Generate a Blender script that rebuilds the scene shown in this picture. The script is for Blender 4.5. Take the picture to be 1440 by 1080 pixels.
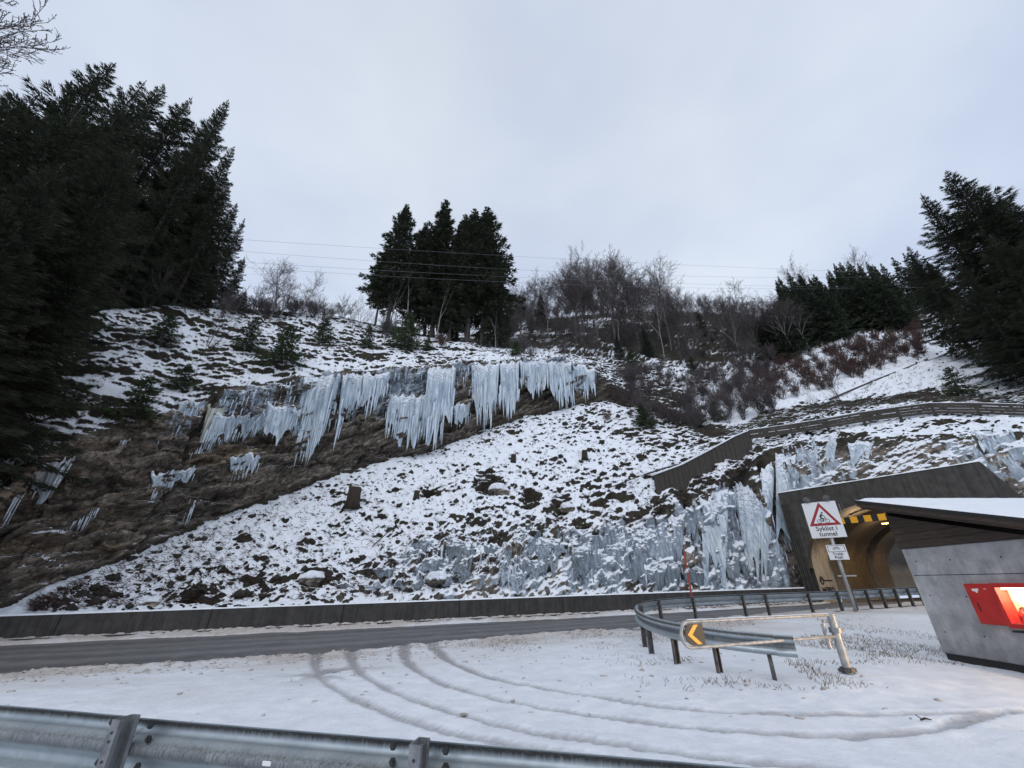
import bpy, math, random
import numpy as np
from mathutils import Vector, Matrix
R = math.radians
for o in list(bpy.data.objects): bpy.data.objects.remove(o, do_unlink=True)
SC = bpy.context.scene
COL = SC.collection
EYE = 1.5

# ------------------------------------------------------------------ camera
cd = bpy.data.cameras.new('camera'); cam = bpy.data.objects.new('camera', cd); COL.objects.link(cam)
cd.sensor_width = 36; cd.lens = 14.0; cd.clip_start = .05; cd.clip_end = 3000
PITCH = math.atan(.5)
cam.location = (0, 0, EYE); cam.rotation_euler = (R(90) + PITCH, 0, 0)
SC.camera = cam
# ------------------------------------------------------------------ sky / light
W = bpy.data.worlds.new('World'); SC.world = W; W.use_nodes = True
nt = W.node_tree; nt.nodes.clear(); N = nt.nodes.new; LK = nt.links.new
out = N('ShaderNodeOutputWorld'); bgs = N('ShaderNodeBackground'); bgc = N('ShaderNodeBackground'); mx = N('ShaderNodeMixShader')
sky = N('ShaderNodeTexSky'); sky.sky_type = 'NISHITA'; sky.sun_disc = False
sky.sun_elevation = R(48); sky.sun_rotation = R(155)
bgs.inputs[1].default_value = .06; LK(sky.outputs[0], bgs.inputs[0])
tc = N('ShaderNodeTexCoord'); mp = N('ShaderNodeMapping'); mp.inputs['Scale'].default_value = (1, 1, 1.6)
nz = N('ShaderNodeTexNoise'); nz.inputs['Scale'].default_value = 1.5; nz.inputs['Detail'].default_value = 4; nz.inputs['Roughness'].default_value = .5
LK(tc.outputs['Generated'], mp.inputs[0]); LK(mp.outputs[0], nz.inputs[0])
cr = N('ShaderNodeValToRGB'); cr.color_ramp.elements[0].position = .38; cr.color_ramp.elements[0].color = (.58, .67, .87, 1)
cr.color_ramp.elements[1].position = .62; cr.color_ramp.elements[1].color = (.79, .87, 1.0, 1)
LK(nz.outputs[0], cr.inputs[0])
# grey thicker cloud overhead
sx = N('ShaderNodeSeparateXYZ'); LK(tc.outputs['Generated'], sx.inputs[0])
mr = N('ShaderNodeMapRange'); mr.inputs[1].default_value = .55; mr.inputs[2].default_value = .95; LK(sx.outputs[2], mr.inputs[0])
nz2 = N('ShaderNodeTexNoise'); nz2.inputs['Scale'].default_value = 2.3; nz2.inputs['Detail'].default_value = 3; LK(tc.outputs['Generated'], nz2.inputs[0])
mm = N('ShaderNodeMath'); mm.operation = 'MULTIPLY'; LK(mr.outputs[0], mm.inputs[0]); LK(nz2.outputs[0], mm.inputs[1])
mg = N('ShaderNodeMixRGB'); mg.inputs[2].default_value = (.70, .75, .82, 1); LK(mm.outputs[0], mg.inputs[0]); LK(cr.outputs[0], mg.inputs[1])
LK(mg.outputs[0], bgc.inputs[0]); bgc.inputs[1].default_value = 1.0
mx.inputs[0].default_value = .93; LK(bgs.outputs[0], mx.inputs[1]); LK(bgc.outputs[0], mx.inputs[2]); LK(mx.outputs[0], out.inputs[0])
sl = bpy.data.lights.new('sun', 'SUN'); sl.energy = .8; sl.angle = R(60); sl.color = (1, .98, .96)
so = bpy.data.objects.new('sun', sl); COL.objects.link(so); so.rotation_euler = (R(42), 0, R(-25))
# the head lamp of a vehicle parked to the right of the view, whose beam grazes the snow
hl = bpy.data.lights.new('vehicle_headlight', 'SPOT'); hl.energy = 2000; hl.color = (1, .66, .36); hl.spot_size = R(46); hl.spot_blend = .8; hl.shadow_soft_size = .09
ho = bpy.data.objects.new('vehicle_headlight', hl); COL.objects.link(ho); ho.location = (13.0, 4.6, .5)
ho.rotation_euler = (Vector((4.6, 7.8, .5)) - ho.location).to_track_quat('-Z', 'Y').to_euler()
SC.view_settings.view_transform = 'Standard'; SC.view_settings.look = 'None'; SC.view_settings.exposure = 0; SC.view_settings.gamma = 1
SC.render.engine = 'CYCLES'; SC.cycles.max_bounces = 5; SC.cycles.diffuse_bounces = 3

# ------------------------------------------------------------------ helpers
FPX = 560.0
CP, SP = math.cos(PITCH), math.sin(PITCH)
def ae(u, v):
    yc = (540 - v) / FPX; yd = CP - yc * SP; zd = SP + yc * CP
    return (u - 720) / FPX / yd, zd / yd
def at(u, v, D):
    a, e = ae(u, v); return Vector((a * D, D, EYE + e * D))
def on_z(u, v, z):
    a, e = ae(u, v); D = (z - EYE) / e; return (a * D, D)

def hsh(ix, iy, iz, seed):
    h = (ix.astype(np.uint32) * np.uint32(374761393) + iy.astype(np.uint32) * np.uint32(668265263) + iz.astype(np.uint32) * np.uint32(2147483647 - 1140671) + np.uint32(seed * 974711 + 12345))
    h = (h ^ (h >> np.uint32(13))) * np.uint32(1274126177)
    h = h ^ (h >> np.uint32(16)); h = h * np.uint32(2246822519); h = h ^ (h >> np.uint32(15))
    return (h & np.uint32(0xffffff)).astype(np.float32) / np.float32(0xffffff)
def vn(x, y, z, seed=0):
    x = np.asarray(x, np.float32); y = np.asarray(y, np.float32); z = np.asarray(z, np.float32)
    x, y, z = np.broadcast_arrays(x, y, z)
    fx = np.floor(x); fy = np.floor(y); fz = np.floor(z)
    tx = x - fx; ty = y - fy; tz = z - fz
    ix = fx.astype(np.int32) + 100000; iy = fy.astype(np.int32) + 100000; iz = fz.astype(np.int32) + 100000
    tx = tx * tx * (3 - 2 * tx); ty = ty * ty * (3 - 2 * ty); tz = tz * tz * (3 - 2 * tz)
    def c(a, b, d): return hsh(ix + a, iy + b, iz + d, seed)
    x00 = c(0,0,0) * (1 - tx) + c(1,0,0) * tx; x10 = c(0,1,0) * (1 - tx) + c(1,1,0) * tx
    x01 = c(0,0,1) * (1 - tx) + c(1,0,1) * tx; x11 = c(0,1,1) * (1 - tx) + c(1,1,1) * tx
    return ((x00 * (1 - ty) + x10 * ty) * (1 - tz) + (x01 * (1 - ty) + x11 * ty) * tz) * 2 - 1
def fbm(x, y, z, seed=0, o=4, g=.5):
    s = 0; a = 1
    for k in range(o):
        s = s + a * vn(x, y, z, seed + k * 17); x = x * 2.03; y = y * 2.03; z = z * 2.03; a *= g
    return s
def sstep(a, b, x):
    t = np.clip((x - a) / (b - a), 0, 1); return t * t * (3 - 2 * t)

def mesh_np(name, V, F, mats=(), smooth=False, fm=None):
    """V (n,3), F list/array of equal-length polygons (or list of such arrays)"""
    me = bpy.data.meshes.new(name)
    Fs = F if isinstance(F, list) and len(F) and isinstance(F[0], np.ndarray) else [np.asarray(F)]
    Fs = [f for f in Fs if len(f)]
    V = np.asarray(V, np.float32)
    me.vertices.add(len(V)); me.vertices.foreach_set('co', V.ravel())
    nl = sum(f.size for f in Fs); npol = sum(len(f) for f in Fs)
    me.loops.add(nl); me.polygons.add(npol)
    me.loops.foreach_set('vertex_index', np.concatenate([f.ravel() for f in Fs]).astype(np.int32))
    tot = np.concatenate([np.full(len(f), f.shape[1], np.int32) for f in Fs])
    st = np.concatenate([[0], np.cumsum(tot)[:-1]]).astype(np.int32)
    me.polygons.foreach_set('loop_start', st)
    if smooth: me.polygons.foreach_set('use_smooth', np.ones(npol, bool))
    for m in mats: me.materials.append(m)
    if fm is not None: me.polygons.foreach_set('material_index', np.asarray(fm, np.int32))
    me.update(calc_edges=True); me.validate()
    return me
class MB:
    """collects shapes into ONE mesh"""
    def __init__(s): s.V = []; s.F = []
    def add(s, vs, fs):
        b = len(s.V); s.V += [tuple(v) for v in vs]; s.F += [tuple(i + b for i in f) for f in fs]; return s
    def box(s, c, d, M=None, bev=0):
        x, y, z = (k / 2 for k in d)
        if bev:
            vs = []; b = bev
            import itertools
            # chamfered box: 24 verts
            def P(sx, sy, sz, ax):
                v = [sx * (x - b), sy * (y - b), sz * (z - b)]; v[ax] = (sx, sy, sz)[ax] * (x, y, z)[ax]; return v
            idx = {}
            for sx in (-1, 1):
                for sy in (-1, 1):
                    for sz in (-1, 1):
                        for ax in range(3): idx[(sx, sy, sz, ax)] = len(vs); vs.append(P(sx, sy, sz, ax))
            fs = []
            for ax in range(3):
                o = [k for k in range(3) if k != ax]
                for sg in (-1, 1):
                    q = []
                    for a, c2 in ((-1, -1), (1, -1), (1, 1), (-1, 1)):
                        t = [0, 0, 0]; t[ax] = sg; t[o[0]] = a; t[o[1]] = c2; q.append(idx[(*t, ax)])
                    fs.append(q)
                # edges along ax
                for a in (-1, 1):
                    for c2 in (-1, 1):
                        t0 = [0,0,0]; t0[ax] = -1; t0[o[0]] = a; t0[o[1]] = c2; t1 = list(t0); t1[ax] = 1
                        fs.append((idx[(*t0, o[0])], idx[(*t1, o[0])], idx[(*t1, o[1])], idx[(*t0, o[1])]))
            for sx in (-1, 1):
                for sy in (-1, 1):
                    for sz in (-1, 1): fs.append([idx[(sx, sy, sz, k)] for k in range(3)])
        else:
            vs = [(-x,-y,-z),(x,-y,-z),(x,y,-z),(-x,y,-z),(-x,-y,z),(x,-y,z),(x,y,z),(-x,y,z)]
            fs = [(0,3,2,1),(4,5,6,7),(0,1,5,4),(1,2,6,5),(2,3,7,6),(3,0,4,7)]
        c = Vector(c)
        vs = [(M @ Vector(v) if M else Vector(v)) + c for v in vs]
        return s.add(vs, fs)
    def tube(s, pts, r, n=8, cap=True):
        pts = [Vector(p) for p in pts]; rs = r if hasattr(r, '__len__') else [r] * len(pts)
        vs = []; fs = []
        up = None
        for i, p in enumerate(pts):
            d = (pts[min(i + 1, len(pts) - 1)] - pts[max(i - 1, 0)]).normalized()
            if up is None:
                up = Vector((0, 0, 1)) if abs(d.z) < .9 else Vector((1, 0, 0))
            x = up.cross(d).normalized(); y = d.cross(x); up = y
            for k in range(n):
                t = 2 * math.pi * k / n; vs.append(p + (x * math.cos(t) + y * math.sin(t)) * rs[i])
        for i in range(len(pts) - 1):
            for k in range(n):
                a = i * n + k; b = i * n + (k + 1) % n; fs.append((a, b, b + n, a + n))
        if cap: fs.append(tuple(range(n))[::-1]); fs.append(tuple(range((len(pts) - 1) * n, len(pts) * n)))
        return s.add(vs, fs)
    def prism(s, poly, t, M):
        """flat polygon in local xy, thickness t along z, matrix M"""
        n = len(poly)
        vs = [M @ Vector((x, y, 0)) for x, y in poly] + [M @ Vector((x, y, t)) for x, y in poly]
        fs = [tuple(range(n))[::-1], tuple(range(n, 2 * n))] + [(i, (i + 1) % n, (i + 1) % n + n, i + n) for i in range(n)]
        return s.add(vs, fs)
    def mesh(s, name, mat, smooth=False):
        me = bpy.data.meshes.new(name); me.from_pydata(s.V, [], s.F); me.materials.append(mat)
        if smooth: me.polygons.foreach_set('use_smooth', [True] * len(me.polygons))
        me.update(); return me
def link(name, me, parent=None, loc=None):
    o = bpy.data.objects.new(name, me); COL.objects.link(o)
    if parent: o.parent = parent
    if loc is not None: o.location = loc
    return o
def tag(o, label=None, cat=None, group=None, kind=None):
    if label: o['label'] = label
    if cat: o['category'] = cat
    if group: o['group'] = group
    if kind: o['kind'] = kind
    return o
def thing(name, label, cat, loc=(0, 0, 0), group=None, rz=0):
    o = bpy.data.objects.new(name, None); COL.objects.link(o); o.empty_display_size = .2
    o.location = loc; o.rotation_euler = (0, 0, rz)
    return tag(o, label, cat, group)

# ------------------------------------------------------------------ materials
def mat(name, col, rough=.8, metal=0, spec=.5):
    m = bpy.data.materials.new(name); m.use_nodes = True
    b = m.node_tree.nodes['Principled BSDF']; b.inputs['Base Color'].default_value = (*col, 1)
    b.inputs['Roughness'].default_value = rough; b.inputs['Metallic'].default_value = metal
    b.inputs['Specular IOR Level'].default_value = spec
    return m
class G:
    """small node-graph helper"""
    def __init__(s, m): s.t = m.node_tree; s.b = s.t.nodes['Principled BSDF']
    def n(s, ty, **kw):
        x = s.t.nodes.new('ShaderNode' + ty)
        for k, v in kw.items():
            if k.startswith('_'): setattr(x, k[1:], v)
            else:
                kk = int(k[1:]) if k[0] == 'i' and k[1:].isdigit() else k
                x.inputs[kk].default_value = v
        return x
    def l(s, a, b): s.t.links.new(a, b)
    def noise(s, scale, detail=4, rough=.55, vec=None, map=None, dist=0):
        x = s.n('TexNoise', Scale=scale, Detail=detail, Roughness=rough, Distortion=dist)
        v = s.coord() if vec is None else vec
        if map: 
            mp = s.n('Mapping', Scale=map); s.l(v, mp.inputs[0]); v = mp.outputs[0]
        s.l(v, x.inputs[0]); return x.outputs[0]
    def coord(s):
        if not hasattr(s, '_c'): s._c = s.n('TexCoord')
        return s._c.outputs['Object']
    def pos(s):
        if not hasattr(s, '_g'): s._g = s.n('NewGeometry')
        return s._g.outputs['Position']
    def ramp(s, f, *st):
        x = s.n('ValToRGB'); e = x.color_ramp.elements
        while len(e) < len(st): e.new(.5)
        for k, (p, c) in enumerate(st): e[k].position = p; e[k].color = (*c, 1) if hasattr(c, '__len__') else (c, c, c, 1)
        s.l(f, x.inputs[0]); return x.outputs[0]
    def mix(s, f, a, b, mode='MIX'):
        x = s.n('MixRGB', _blend_type=mode)
        for k, v in enumerate((f, a, b)):
            if hasattr(v, 'links') or isinstance(v, bpy.types.NodeSocket): s.l(v, x.inputs[k])
            elif hasattr(v, '__len__'): x.inputs[k].default_value = (*v, 1)
            else: x.inputs[k].default_value = v if k == 0 else (v, v, v, 1)
        return x.outputs[0]
    def math(s, op, a, b=0.0, c=None):
        x = s.n('Math', _operation=op)
        for k, v in enumerate((a, b) if c is None else (a, b, c)):
            if isinstance(v, bpy.types.NodeSocket): s.l(v, x.inputs[k])
            else: x.inputs[k].default_value = v
        return x.outputs[0]
    def bump(s, h, strength=.3, dist=.05, chain=None):
        x = s.n('Bump', Strength=strength, Distance=dist); s.l(h, x.inputs['Height'])
        if chain is not None: s.l(chain, x.inputs['Normal'])
        s.l(x.outputs[0], s.b.inputs['Normal']); return x.outputs[0]
    def attr(s, name): return s.n('Attribute', _attribute_name=name).outputs['Fac']
    def base(s, c): s.l(c, s.b.inputs['Base Color'])
    def rough(s, c): s.l(c, s.b.inputs['Roughness'])

SNOWC = (.83, .86, .91)
def m_noise(name, c1, c2, scale=6, rough=.85, bump=.3, map=None, bd=.02, metal=0, detail=6, pos=(.35, .65)):
    m = mat(name, c1, rough, metal); g = G(m); f = g.noise(scale, detail, .6, map=map)
    g.base(g.ramp(f, (pos[0], c1), (pos[1], c2)))
    if bump: g.bump(g.noise(scale * 3, 5, .6, map=map), bump, bd)
    return m
# terrain: rock / moss / snow / ice driven by attributes of the mesh
def m_terrain():
    m = mat('hillside_ground', (.1, .1, .1), .9); g = G(m); p = g.pos()
    snow = g.attr('snow'); ice = g.attr('ice'); veg = g.attr('veg'); och = g.attr('och')
    n1 = g.noise(2.2, 8, .65, vec=p); n2 = g.noise(9, 6, .65, vec=p)
    rock = g.ramp(n1, (.3, (.095, .082, .070)), (.5, (.18, .152, .122)), (.7, (.30, .25, .195)))
    rock = g.mix(g.math('MULTIPLY', och, .8), rock, (.20, .145, .085))
    # strata streaks
    rotm = g.n('Mapping'); rotm.inputs['Rotation'].default_value = (0, R(30), 0); g.l(p, rotm.inputs[0])
    st = g.noise(1.0, 7, .72, vec=rotm.outputs[0], map=(.30, .30, 2.6))
    vo = g.n('TexVoronoi', Scale=1.0); vm = g.n('Mapping'); vm.inputs['Scale'].default_value = (.55, .55, 2.2); g.l(rotm.outputs[0], vm.inputs[0]); g.l(vm.outputs[0], vo.inputs[0])
    bw = g.n('RGBToBW'); g.l(vo.outputs['Color'], bw.inputs[0]); rock = g.mix(.7, rock, g.ramp(bw.outputs[0], (.2, .55), (.8, 1.5)), 'MULTIPLY')
    vo2 = g.n('TexVoronoi', Scale=1.0, _feature='DISTANCE_TO_EDGE'); vm2 = g.n('Mapping'); vm2.inputs['Scale'].default_value = (.9, .9, 3.0); g.l(rotm.outputs[0], vm2.inputs[0]); g.l(vm2.outputs[0], vo2.inputs[0])
    rock = g.mix(.85, rock, g.ramp(vo2.outputs['Distance'], (.0, .25), (.07, 1.0)), 'MULTIPLY')
    rock = g.mix(.9, rock, g.ramp(st, (.38, .30), (.62, 1.7)), 'MULTIPLY')
    rock = g.mix(.6, rock, g.ramp(g.noise(3.5, 6, .65, vec=p), (.36, .4), (.62, 1.45)), 'MULTIPLY')
    veg_c = g.ramp(n2, (.3, (.010, .009, .007)), (.55, (.028, .020, .013)), (.78, (.060, .040, .024)))
    moss = g.ramp(g.noise(1.3, 4, .6, vec=p), (.5, (0, 0, 0)), (.62, (1, 1, 1)))
    veg_c = g.mix(g.math('MULTIPLY', moss, .6), veg_c, (.04, .05, .015))
    c = g.mix(veg, rock, veg_c)
    sv = g.noise(1.0, 7, .6, vec=p, map=(3.2, 3.2, .28))
    icec = g.ramp(sv, (.3, (.13, .15, .175)), (.5, (.32, .38, .44)), (.74, (.66, .73, .80)))
    fi = g.math('ADD', ice, g.math('MULTIPLY', g.math('SUBTRACT', sv, .5), 1.6))
    fi = g.ramp(fi, (.47, 0), (.56, 1))
    c = g.mix(fi, c, icec)
    fs = g.math('ADD', snow, g.math('MULTIPLY', g.math('SUBTRACT', n2, .5), .75))
    fs = g.math('ADD', fs, g.math('MULTIPLY', g.math('SUBTRACT', g.noise(26, 4, .6, vec=p), .5), .6))
    fs = g.ramp(fs, (.475, 0), (.54, 1))
    c = g.mix(fs, c, SNOWC); g.base(c)
    g.rough(g.mix(fs, g.mix(fi, .9, .28), .75))
    h = g.mix(fs, g.math('MULTIPLY', n2, 1.0), g.math('ADD', g.math('MULTIPLY', n2, .25), .8))
    g.bump(h, .9, .12)
    return m
M = {}
M['terrain'] = m_terrain()
def m_ground():
    m = mat('lot_snow', SNOWC, .7); g = G(m); p = g.pos()
    tr = g.attr('track'); di = g.attr('dirt'); gr = g.attr('bare')
    n = g.noise(3, 6, .6, vec=p); n2 = g.noise(18, 5, .6, vec=p); n3 = g.noise(70, 3, .6, vec=p)
    c = g.ramp(n, (.3, (.68, .71, .76)), (.7, (.81, .84, .89)))
    # dirty slush close to the road
    d = g.math('MULTIPLY', di, g.math('ADD', .55, g.math('MULTIPLY', n2, .9)))
    c = g.mix(g.ramp(d, (.15, 0), (.95, 1)), c, g.ramp(n2, (.3, (.36, .32, .29)), (.7, (.60, .56, .53))))
    c = g.mix(g.math('MULTIPLY', tr, g.math('ADD', .45, g.math('MULTIPLY', n2, .9))), c, (.26, .25, .255))
    b = g.math('ADD', gr, g.math('MULTIPLY', g.math('SUBTRACT', n2, .5), 1.3))
    b = g.math('ADD', b, g.math('MULTIPLY', g.math('SUBTRACT', n3, .5), .8))
    c = g.mix(g.ramp(b, (.62, 0), (.72, 1)), c, (.07, .05, .035))
    g.base(c)
    b1 = g.bump(n2, .5, .035); g.bump(n3, .35, .01, b1)
    return m
M['ground'] = m_ground()
def m_road():
    m = mat('wet_asphalt', (.05, .05, .05), .5); g = G(m); p = g.pos()
    n = g.noise(90, 3, .7, vec=p); ln = g.attr('lane'); big = g.noise(.7, 4, .5, vec=p)
    c = g.ramp(n, (.3, (.062, .061, .065)), (.7, (.128, .125, .13)))
    c = g.mix(ln, c, (.24, .235, .235))
    c = g.mix(g.ramp(big, (.5, 0), (.8, .4)), c, (.05, .05, .053)); c = g.mix(g.ramp(g.noise(2.2, 7, .7, vec=p), (.52, 0), (.75, .5)), c, (.30, .29, .285)); g.base(c)
    g.rough(g.ramp(big, (.3, .38), (.7, .65))); g.bump(n, .25, .006); return m
M['road'] = m_road()
def m_conc(name, a, b, streak=True, rough=.85):
    m = mat(name, a, rough); g = G(m); p = g.pos()
    n = g.noise(3, 7, .65, vec=p); s = g.noise(1, 6, .6, vec=p, map=(6, 6, .5))
    c = g.ramp(n, (.3, a), (.7, b))
    if streak: c = g.mix(.7, c, g.ramp(s, (.35, .55), (.65, 1.3)), 'MULTIPLY')
    g.base(c); g.bump(g.noise(30, 5, .6, vec=p), .35, .01); return m
M['barrier'] = m_conc('barrier_concrete', (.032, .030, .028), (.065, .061, .057))
M['portal'] = m_conc('portal_concrete', (.042, .038, .033), (.085, .078, .068))
M['shedwall'] = m_conc('shed_concrete', (.27, .268, .265), (.52, .51, .505), False)
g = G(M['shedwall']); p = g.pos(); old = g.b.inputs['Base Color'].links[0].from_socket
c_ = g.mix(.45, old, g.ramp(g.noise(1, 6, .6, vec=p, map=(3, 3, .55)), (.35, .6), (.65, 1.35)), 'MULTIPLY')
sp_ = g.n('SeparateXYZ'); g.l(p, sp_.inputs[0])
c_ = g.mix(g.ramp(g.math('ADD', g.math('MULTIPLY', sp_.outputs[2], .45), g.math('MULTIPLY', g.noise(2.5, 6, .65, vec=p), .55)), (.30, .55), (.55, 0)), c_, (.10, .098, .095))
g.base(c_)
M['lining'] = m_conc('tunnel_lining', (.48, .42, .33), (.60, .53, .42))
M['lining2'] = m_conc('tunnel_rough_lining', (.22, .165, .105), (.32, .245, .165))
M['snow'] = m_noise('clean_snow', (.78, .82, .88), (.87, .89, .92), 5, .7, .4, bd=.03)
M['slush'] = m_noise('dirty_slush', (.33, .30, .28), (.68, .64, .62), 14, .7, .8, bd=.04)
def m_steel():
    m = mat('galvanised_steel', (.45, .48, .50), .42, .75); g = G(m); p = g.coord()
    n = g.noise(5, 6, .65); s = g.noise(1, 6, .7, map=(70, 70, 5)); z = g.attr('grime')
    c = g.ramp(n, (.3, (.36, .41, .44)), (.7, (.55, .60, .62)))
    d = g.math('MULTIPLY', z, g.math('ADD', .25, g.math('MULTIPLY', s, 1.3)))
    c = g.mix(g.ramp(d, (.2, 0), (.9, .92)), c, (.07, .06, .05)); g.base(c)
    g.rough(g.ramp(d, (.1, .40), (.8, .8))); g.bump(g.noise(40, 3), .08, .004)
    return m
M['steel'] = m_steel()
M['post'] = m_noise('weathered_steel', (.16, .165, .17), (.34, .35, .36), 9, .5, .2, bd=.004, metal=.6)
M['rustpost'] = m_noise('dark_rail_post', (.06, .055, .05), (.16, .15, .14), 9, .6, .2, bd=.004, metal=.4)
M['pipe'] = m_noise('zinc_pipe', (.30, .30, .29), (.52, .52, .50), 9, .55, .2, bd=.004, metal=.5)
M['bolt'] = mat('dark_bolt', (.05, .05, .05), .6, .4)
M['wood'] = m_noise('dark_stained_board', (.040, .027, .020), (.085, .058, .044), 3, .8, .4, map=(12, 1.2, 12), bd=.01)
M['fencewood'] = m_noise('grey_fence_wood', (.030, .026, .022), (.080, .068, .056), 4, .9, .4, map=(3, 3, 6), bd=.01)
M['red'] = m_noise('red_enamel', (.45, .018, .015), (.58, .028, .02), 3, .38, .03, bd=.004)
M['white'] = mat('white_sheet', (.78, .78, .77), .45)
M['signback'] = mat('sign_edge', (.35, .35, .35), .5, .3)
M['signred'] = mat('sign_red', (.33, .012, .02), .45)
M['black'] = mat('black_print', (.012, .012, .012), .5)
M['yellow'] = mat('yellow_reflective', (.9, .42, .015), .4)
M['orange'] = m_noise('orange_snow_pole', (.45, .05, .02), (.3, .04, .02), 5, .5, .05)
M['wire'] = mat('wire_grey', (.22, .22, .23), .9)
M['tar2'] = m_noise('dark_clod', (.018, .015, .012), (.06, .05, .042), 5, .95, .4, bd=.03)
M['tar'] = mat('roofing_edge', (.02, .02, .02), .7)
M['spruce'] = m_noise('spruce_needles', (.016, .022, .012), (.045, .052, .025), 1.2, .9, 0)
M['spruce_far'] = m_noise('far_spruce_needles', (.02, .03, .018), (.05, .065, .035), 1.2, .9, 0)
M['young'] = m_noise('young_spruce_needles', (.022, .04, .016), (.06, .085, .03), 1.5, .9, 0)
M['bark'] = m_noise('spruce_bark', (.04, .033, .03), (.10, .085, .075), 6, .95, .3)
M['barklight'] = m_noise('pale_bark', (.16, .15, .14), (.33, .31, .29), 4, .9, .2, map=(2, 2, 5))
M['twig'] = m_noise('bare_twigs', (.060, .050, .050), (.12, .10, .098), 2, .95, 0)
M['redtwig'] = m_noise('red_brown_twigs', (.060, .034, .030), (.115, .066, .056), 2, .95, 0)
M['grass'] = m_noise('dead_grass', (.10, .07, .035), (.2, .15, .08), 3, .95, 0)
def m_ice():
    m = mat('hanging_ice', (.66, .75, .82), .18); g = G(m); p = g.pos()
    s = g.noise(1, 6, .6, vec=p, map=(9, 9, .7))
    g.base(g.ramp(s, (.28, (.34, .41, .47)), (.5, (.62, .71, .79)), (.72, (.86, .90, .94))))
    g.b.inputs['IOR'].default_value = 1.31
    g.b.inputs['Subsurface Weight'].default_value = .0
    g.bump(g.noise(1, 5, .6, vec=p, map=(16, 16, 3)), .5, .05); return m
M['ice'] = m_ice()
M['icey'] = m_noise('yellow_stained_ice', (.42, .43, .36), (.62, .64, .58), 2, .3, .3, map=(6, 6, .6))
M['rock'] = m_noise('boulder_rock', (.05, .045, .04), (.12, .11, .10), 3, .9, .6, bd=.05)
M['stump'] = m_noise('stump_bark', (.02, .015, .011), (.05, .036, .026), 7, .95, .5, bd=.03)
M['cutwood'] = mat('fresh_cut_wood', (.42, .25, .12), .8)
def emis(name, c, s):
    m = bpy.data.materials.new(name); m.use_nodes = True; t = m.node_tree; b = t.nodes['Principled BSDF']
    b.inputs['Emission Color'].default_value = (*c, 1); b.inputs['Emission Strength'].default_value = s; b.inputs['Base Color'].default_value = (*c, 1)
    return m
M['lamp'] = emis('cabinet_lamp', (1, .78, .48), 22)
M['tlamp'] = emis('tunnel_lamp_glass', (1, .62, .25), 6)
M['glass'] = mat('cabinet_glass', (.9, .9, .9), .05); M['glass'].node_tree.nodes['Principled BSDF'].inputs['Transmission Weight'].default_value = 1
M['cream'] = mat('cabinet_interior', (.75, .62, .45), .6)

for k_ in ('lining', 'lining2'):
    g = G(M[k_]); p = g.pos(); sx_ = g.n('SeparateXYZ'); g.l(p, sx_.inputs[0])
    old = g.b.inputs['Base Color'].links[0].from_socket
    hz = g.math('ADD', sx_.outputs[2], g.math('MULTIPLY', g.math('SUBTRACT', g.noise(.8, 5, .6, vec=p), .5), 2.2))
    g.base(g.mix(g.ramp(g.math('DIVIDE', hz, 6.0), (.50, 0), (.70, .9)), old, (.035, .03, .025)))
# ------------------------------------------------------------------ plan of the place (world coordinates, metres)
P0 = Vector((17.7, 27.0)); PU = Vector((5.3, -7.8)).normalized(); PN = Vector((7.8, 5.3)).normalized()
def portal(s, d=0, z=0): q = P0 + PU * s + PN * d; return Vector((q.x, q.y, z))
def portalY(a):   # Y of the portal plane for azimuth a
    s = (a * P0.y - P0.x) / (PU.x - a * PU.y); return P0.y + PU.y * s
NEAR = np.array([(-60, 1.0, -1.3), (-40, 4.6, -.9), (-18.6, 9.3, -.48), (-12, 10.8, -.42), (-5.7, 13.0, -.27), (0, 14.8, -.07), (4.5, 16.3, .12), (9.3, 18.0, .33), (13.3, 19.2, .5), (17.7, 20.5, .66), (22.9, 22.1, .80)])
FAR = np.array([(-60, 6.5, -1.3), (-40, 11.5, -.9), (-18.6, 16.7, -.42), (-6, 19.7, -.12), (6.4, 22.7, .18), (12, 24.6, .3), (18.0, 26.9, .4)])
def near_y(x): return np.interp(x, NEAR[:, 0], NEAR[:, 1])
def near_z(x): return np.interp(x, NEAR[:, 0], NEAR[:, 2])
def far_y(x): return np.interp(x, FAR[:, 0], FAR[:, 1])
def far_z(x): return np.interp(x, FAR[:, 0], FAR[:, 2])

# ------------------------------------------------------------------ TERRAIN
def line(pts):
    q = np.array([(*ae(u, v), D) for u, v, D in pts]); return q[np.argsort(q[:, 0])]
L1 = line([(-400,850,17),(0,862,18.8),(200,842,20.8),(400,805,22.4),(520,785,23.5),(600,748,24.3),(750,735,25.3),(850,730,25.5),(930,712,25.2),(1000,692,26.2),(1040,662,27.2),(1080,632,28.2),(1140,622,27.2),(1200,617,25.3),(1300,611,22.7),(1440,604,20.0),(1800,580,17)])
L2 = line([(-400,845,18),(0,852,19.6),(130,802,22),(200,772,24),(255,747,26),(390,697,30),(500,658,32.5),(600,637,34.5),(690,602,36),(750,582,37),(820,567,38),(900,566,38.5),(960,600,34),(1010,618,31),(1060,596,30.2),(1150,582,29.0),(1310,562,24.6),(1440,564,22),(1800,555,19)])
L3 = line([(-400,720,16.5),(0,700,18.2),(60,642,19.4),(105,613,20.5),(200,593,23),(310,553,26.3),(420,531,29.4),(500,524,31.4),(600,518,33.4),(700,507,35.3),(780,505,36.8),(830,520,37.8),(860,542,39),(910,556,40),(960,588,36),(1010,605,32),(1060,584,32.5),(1150,570,31.5),(1310,550,26.5),(1440,552,24),(1800,545,21)])
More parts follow.
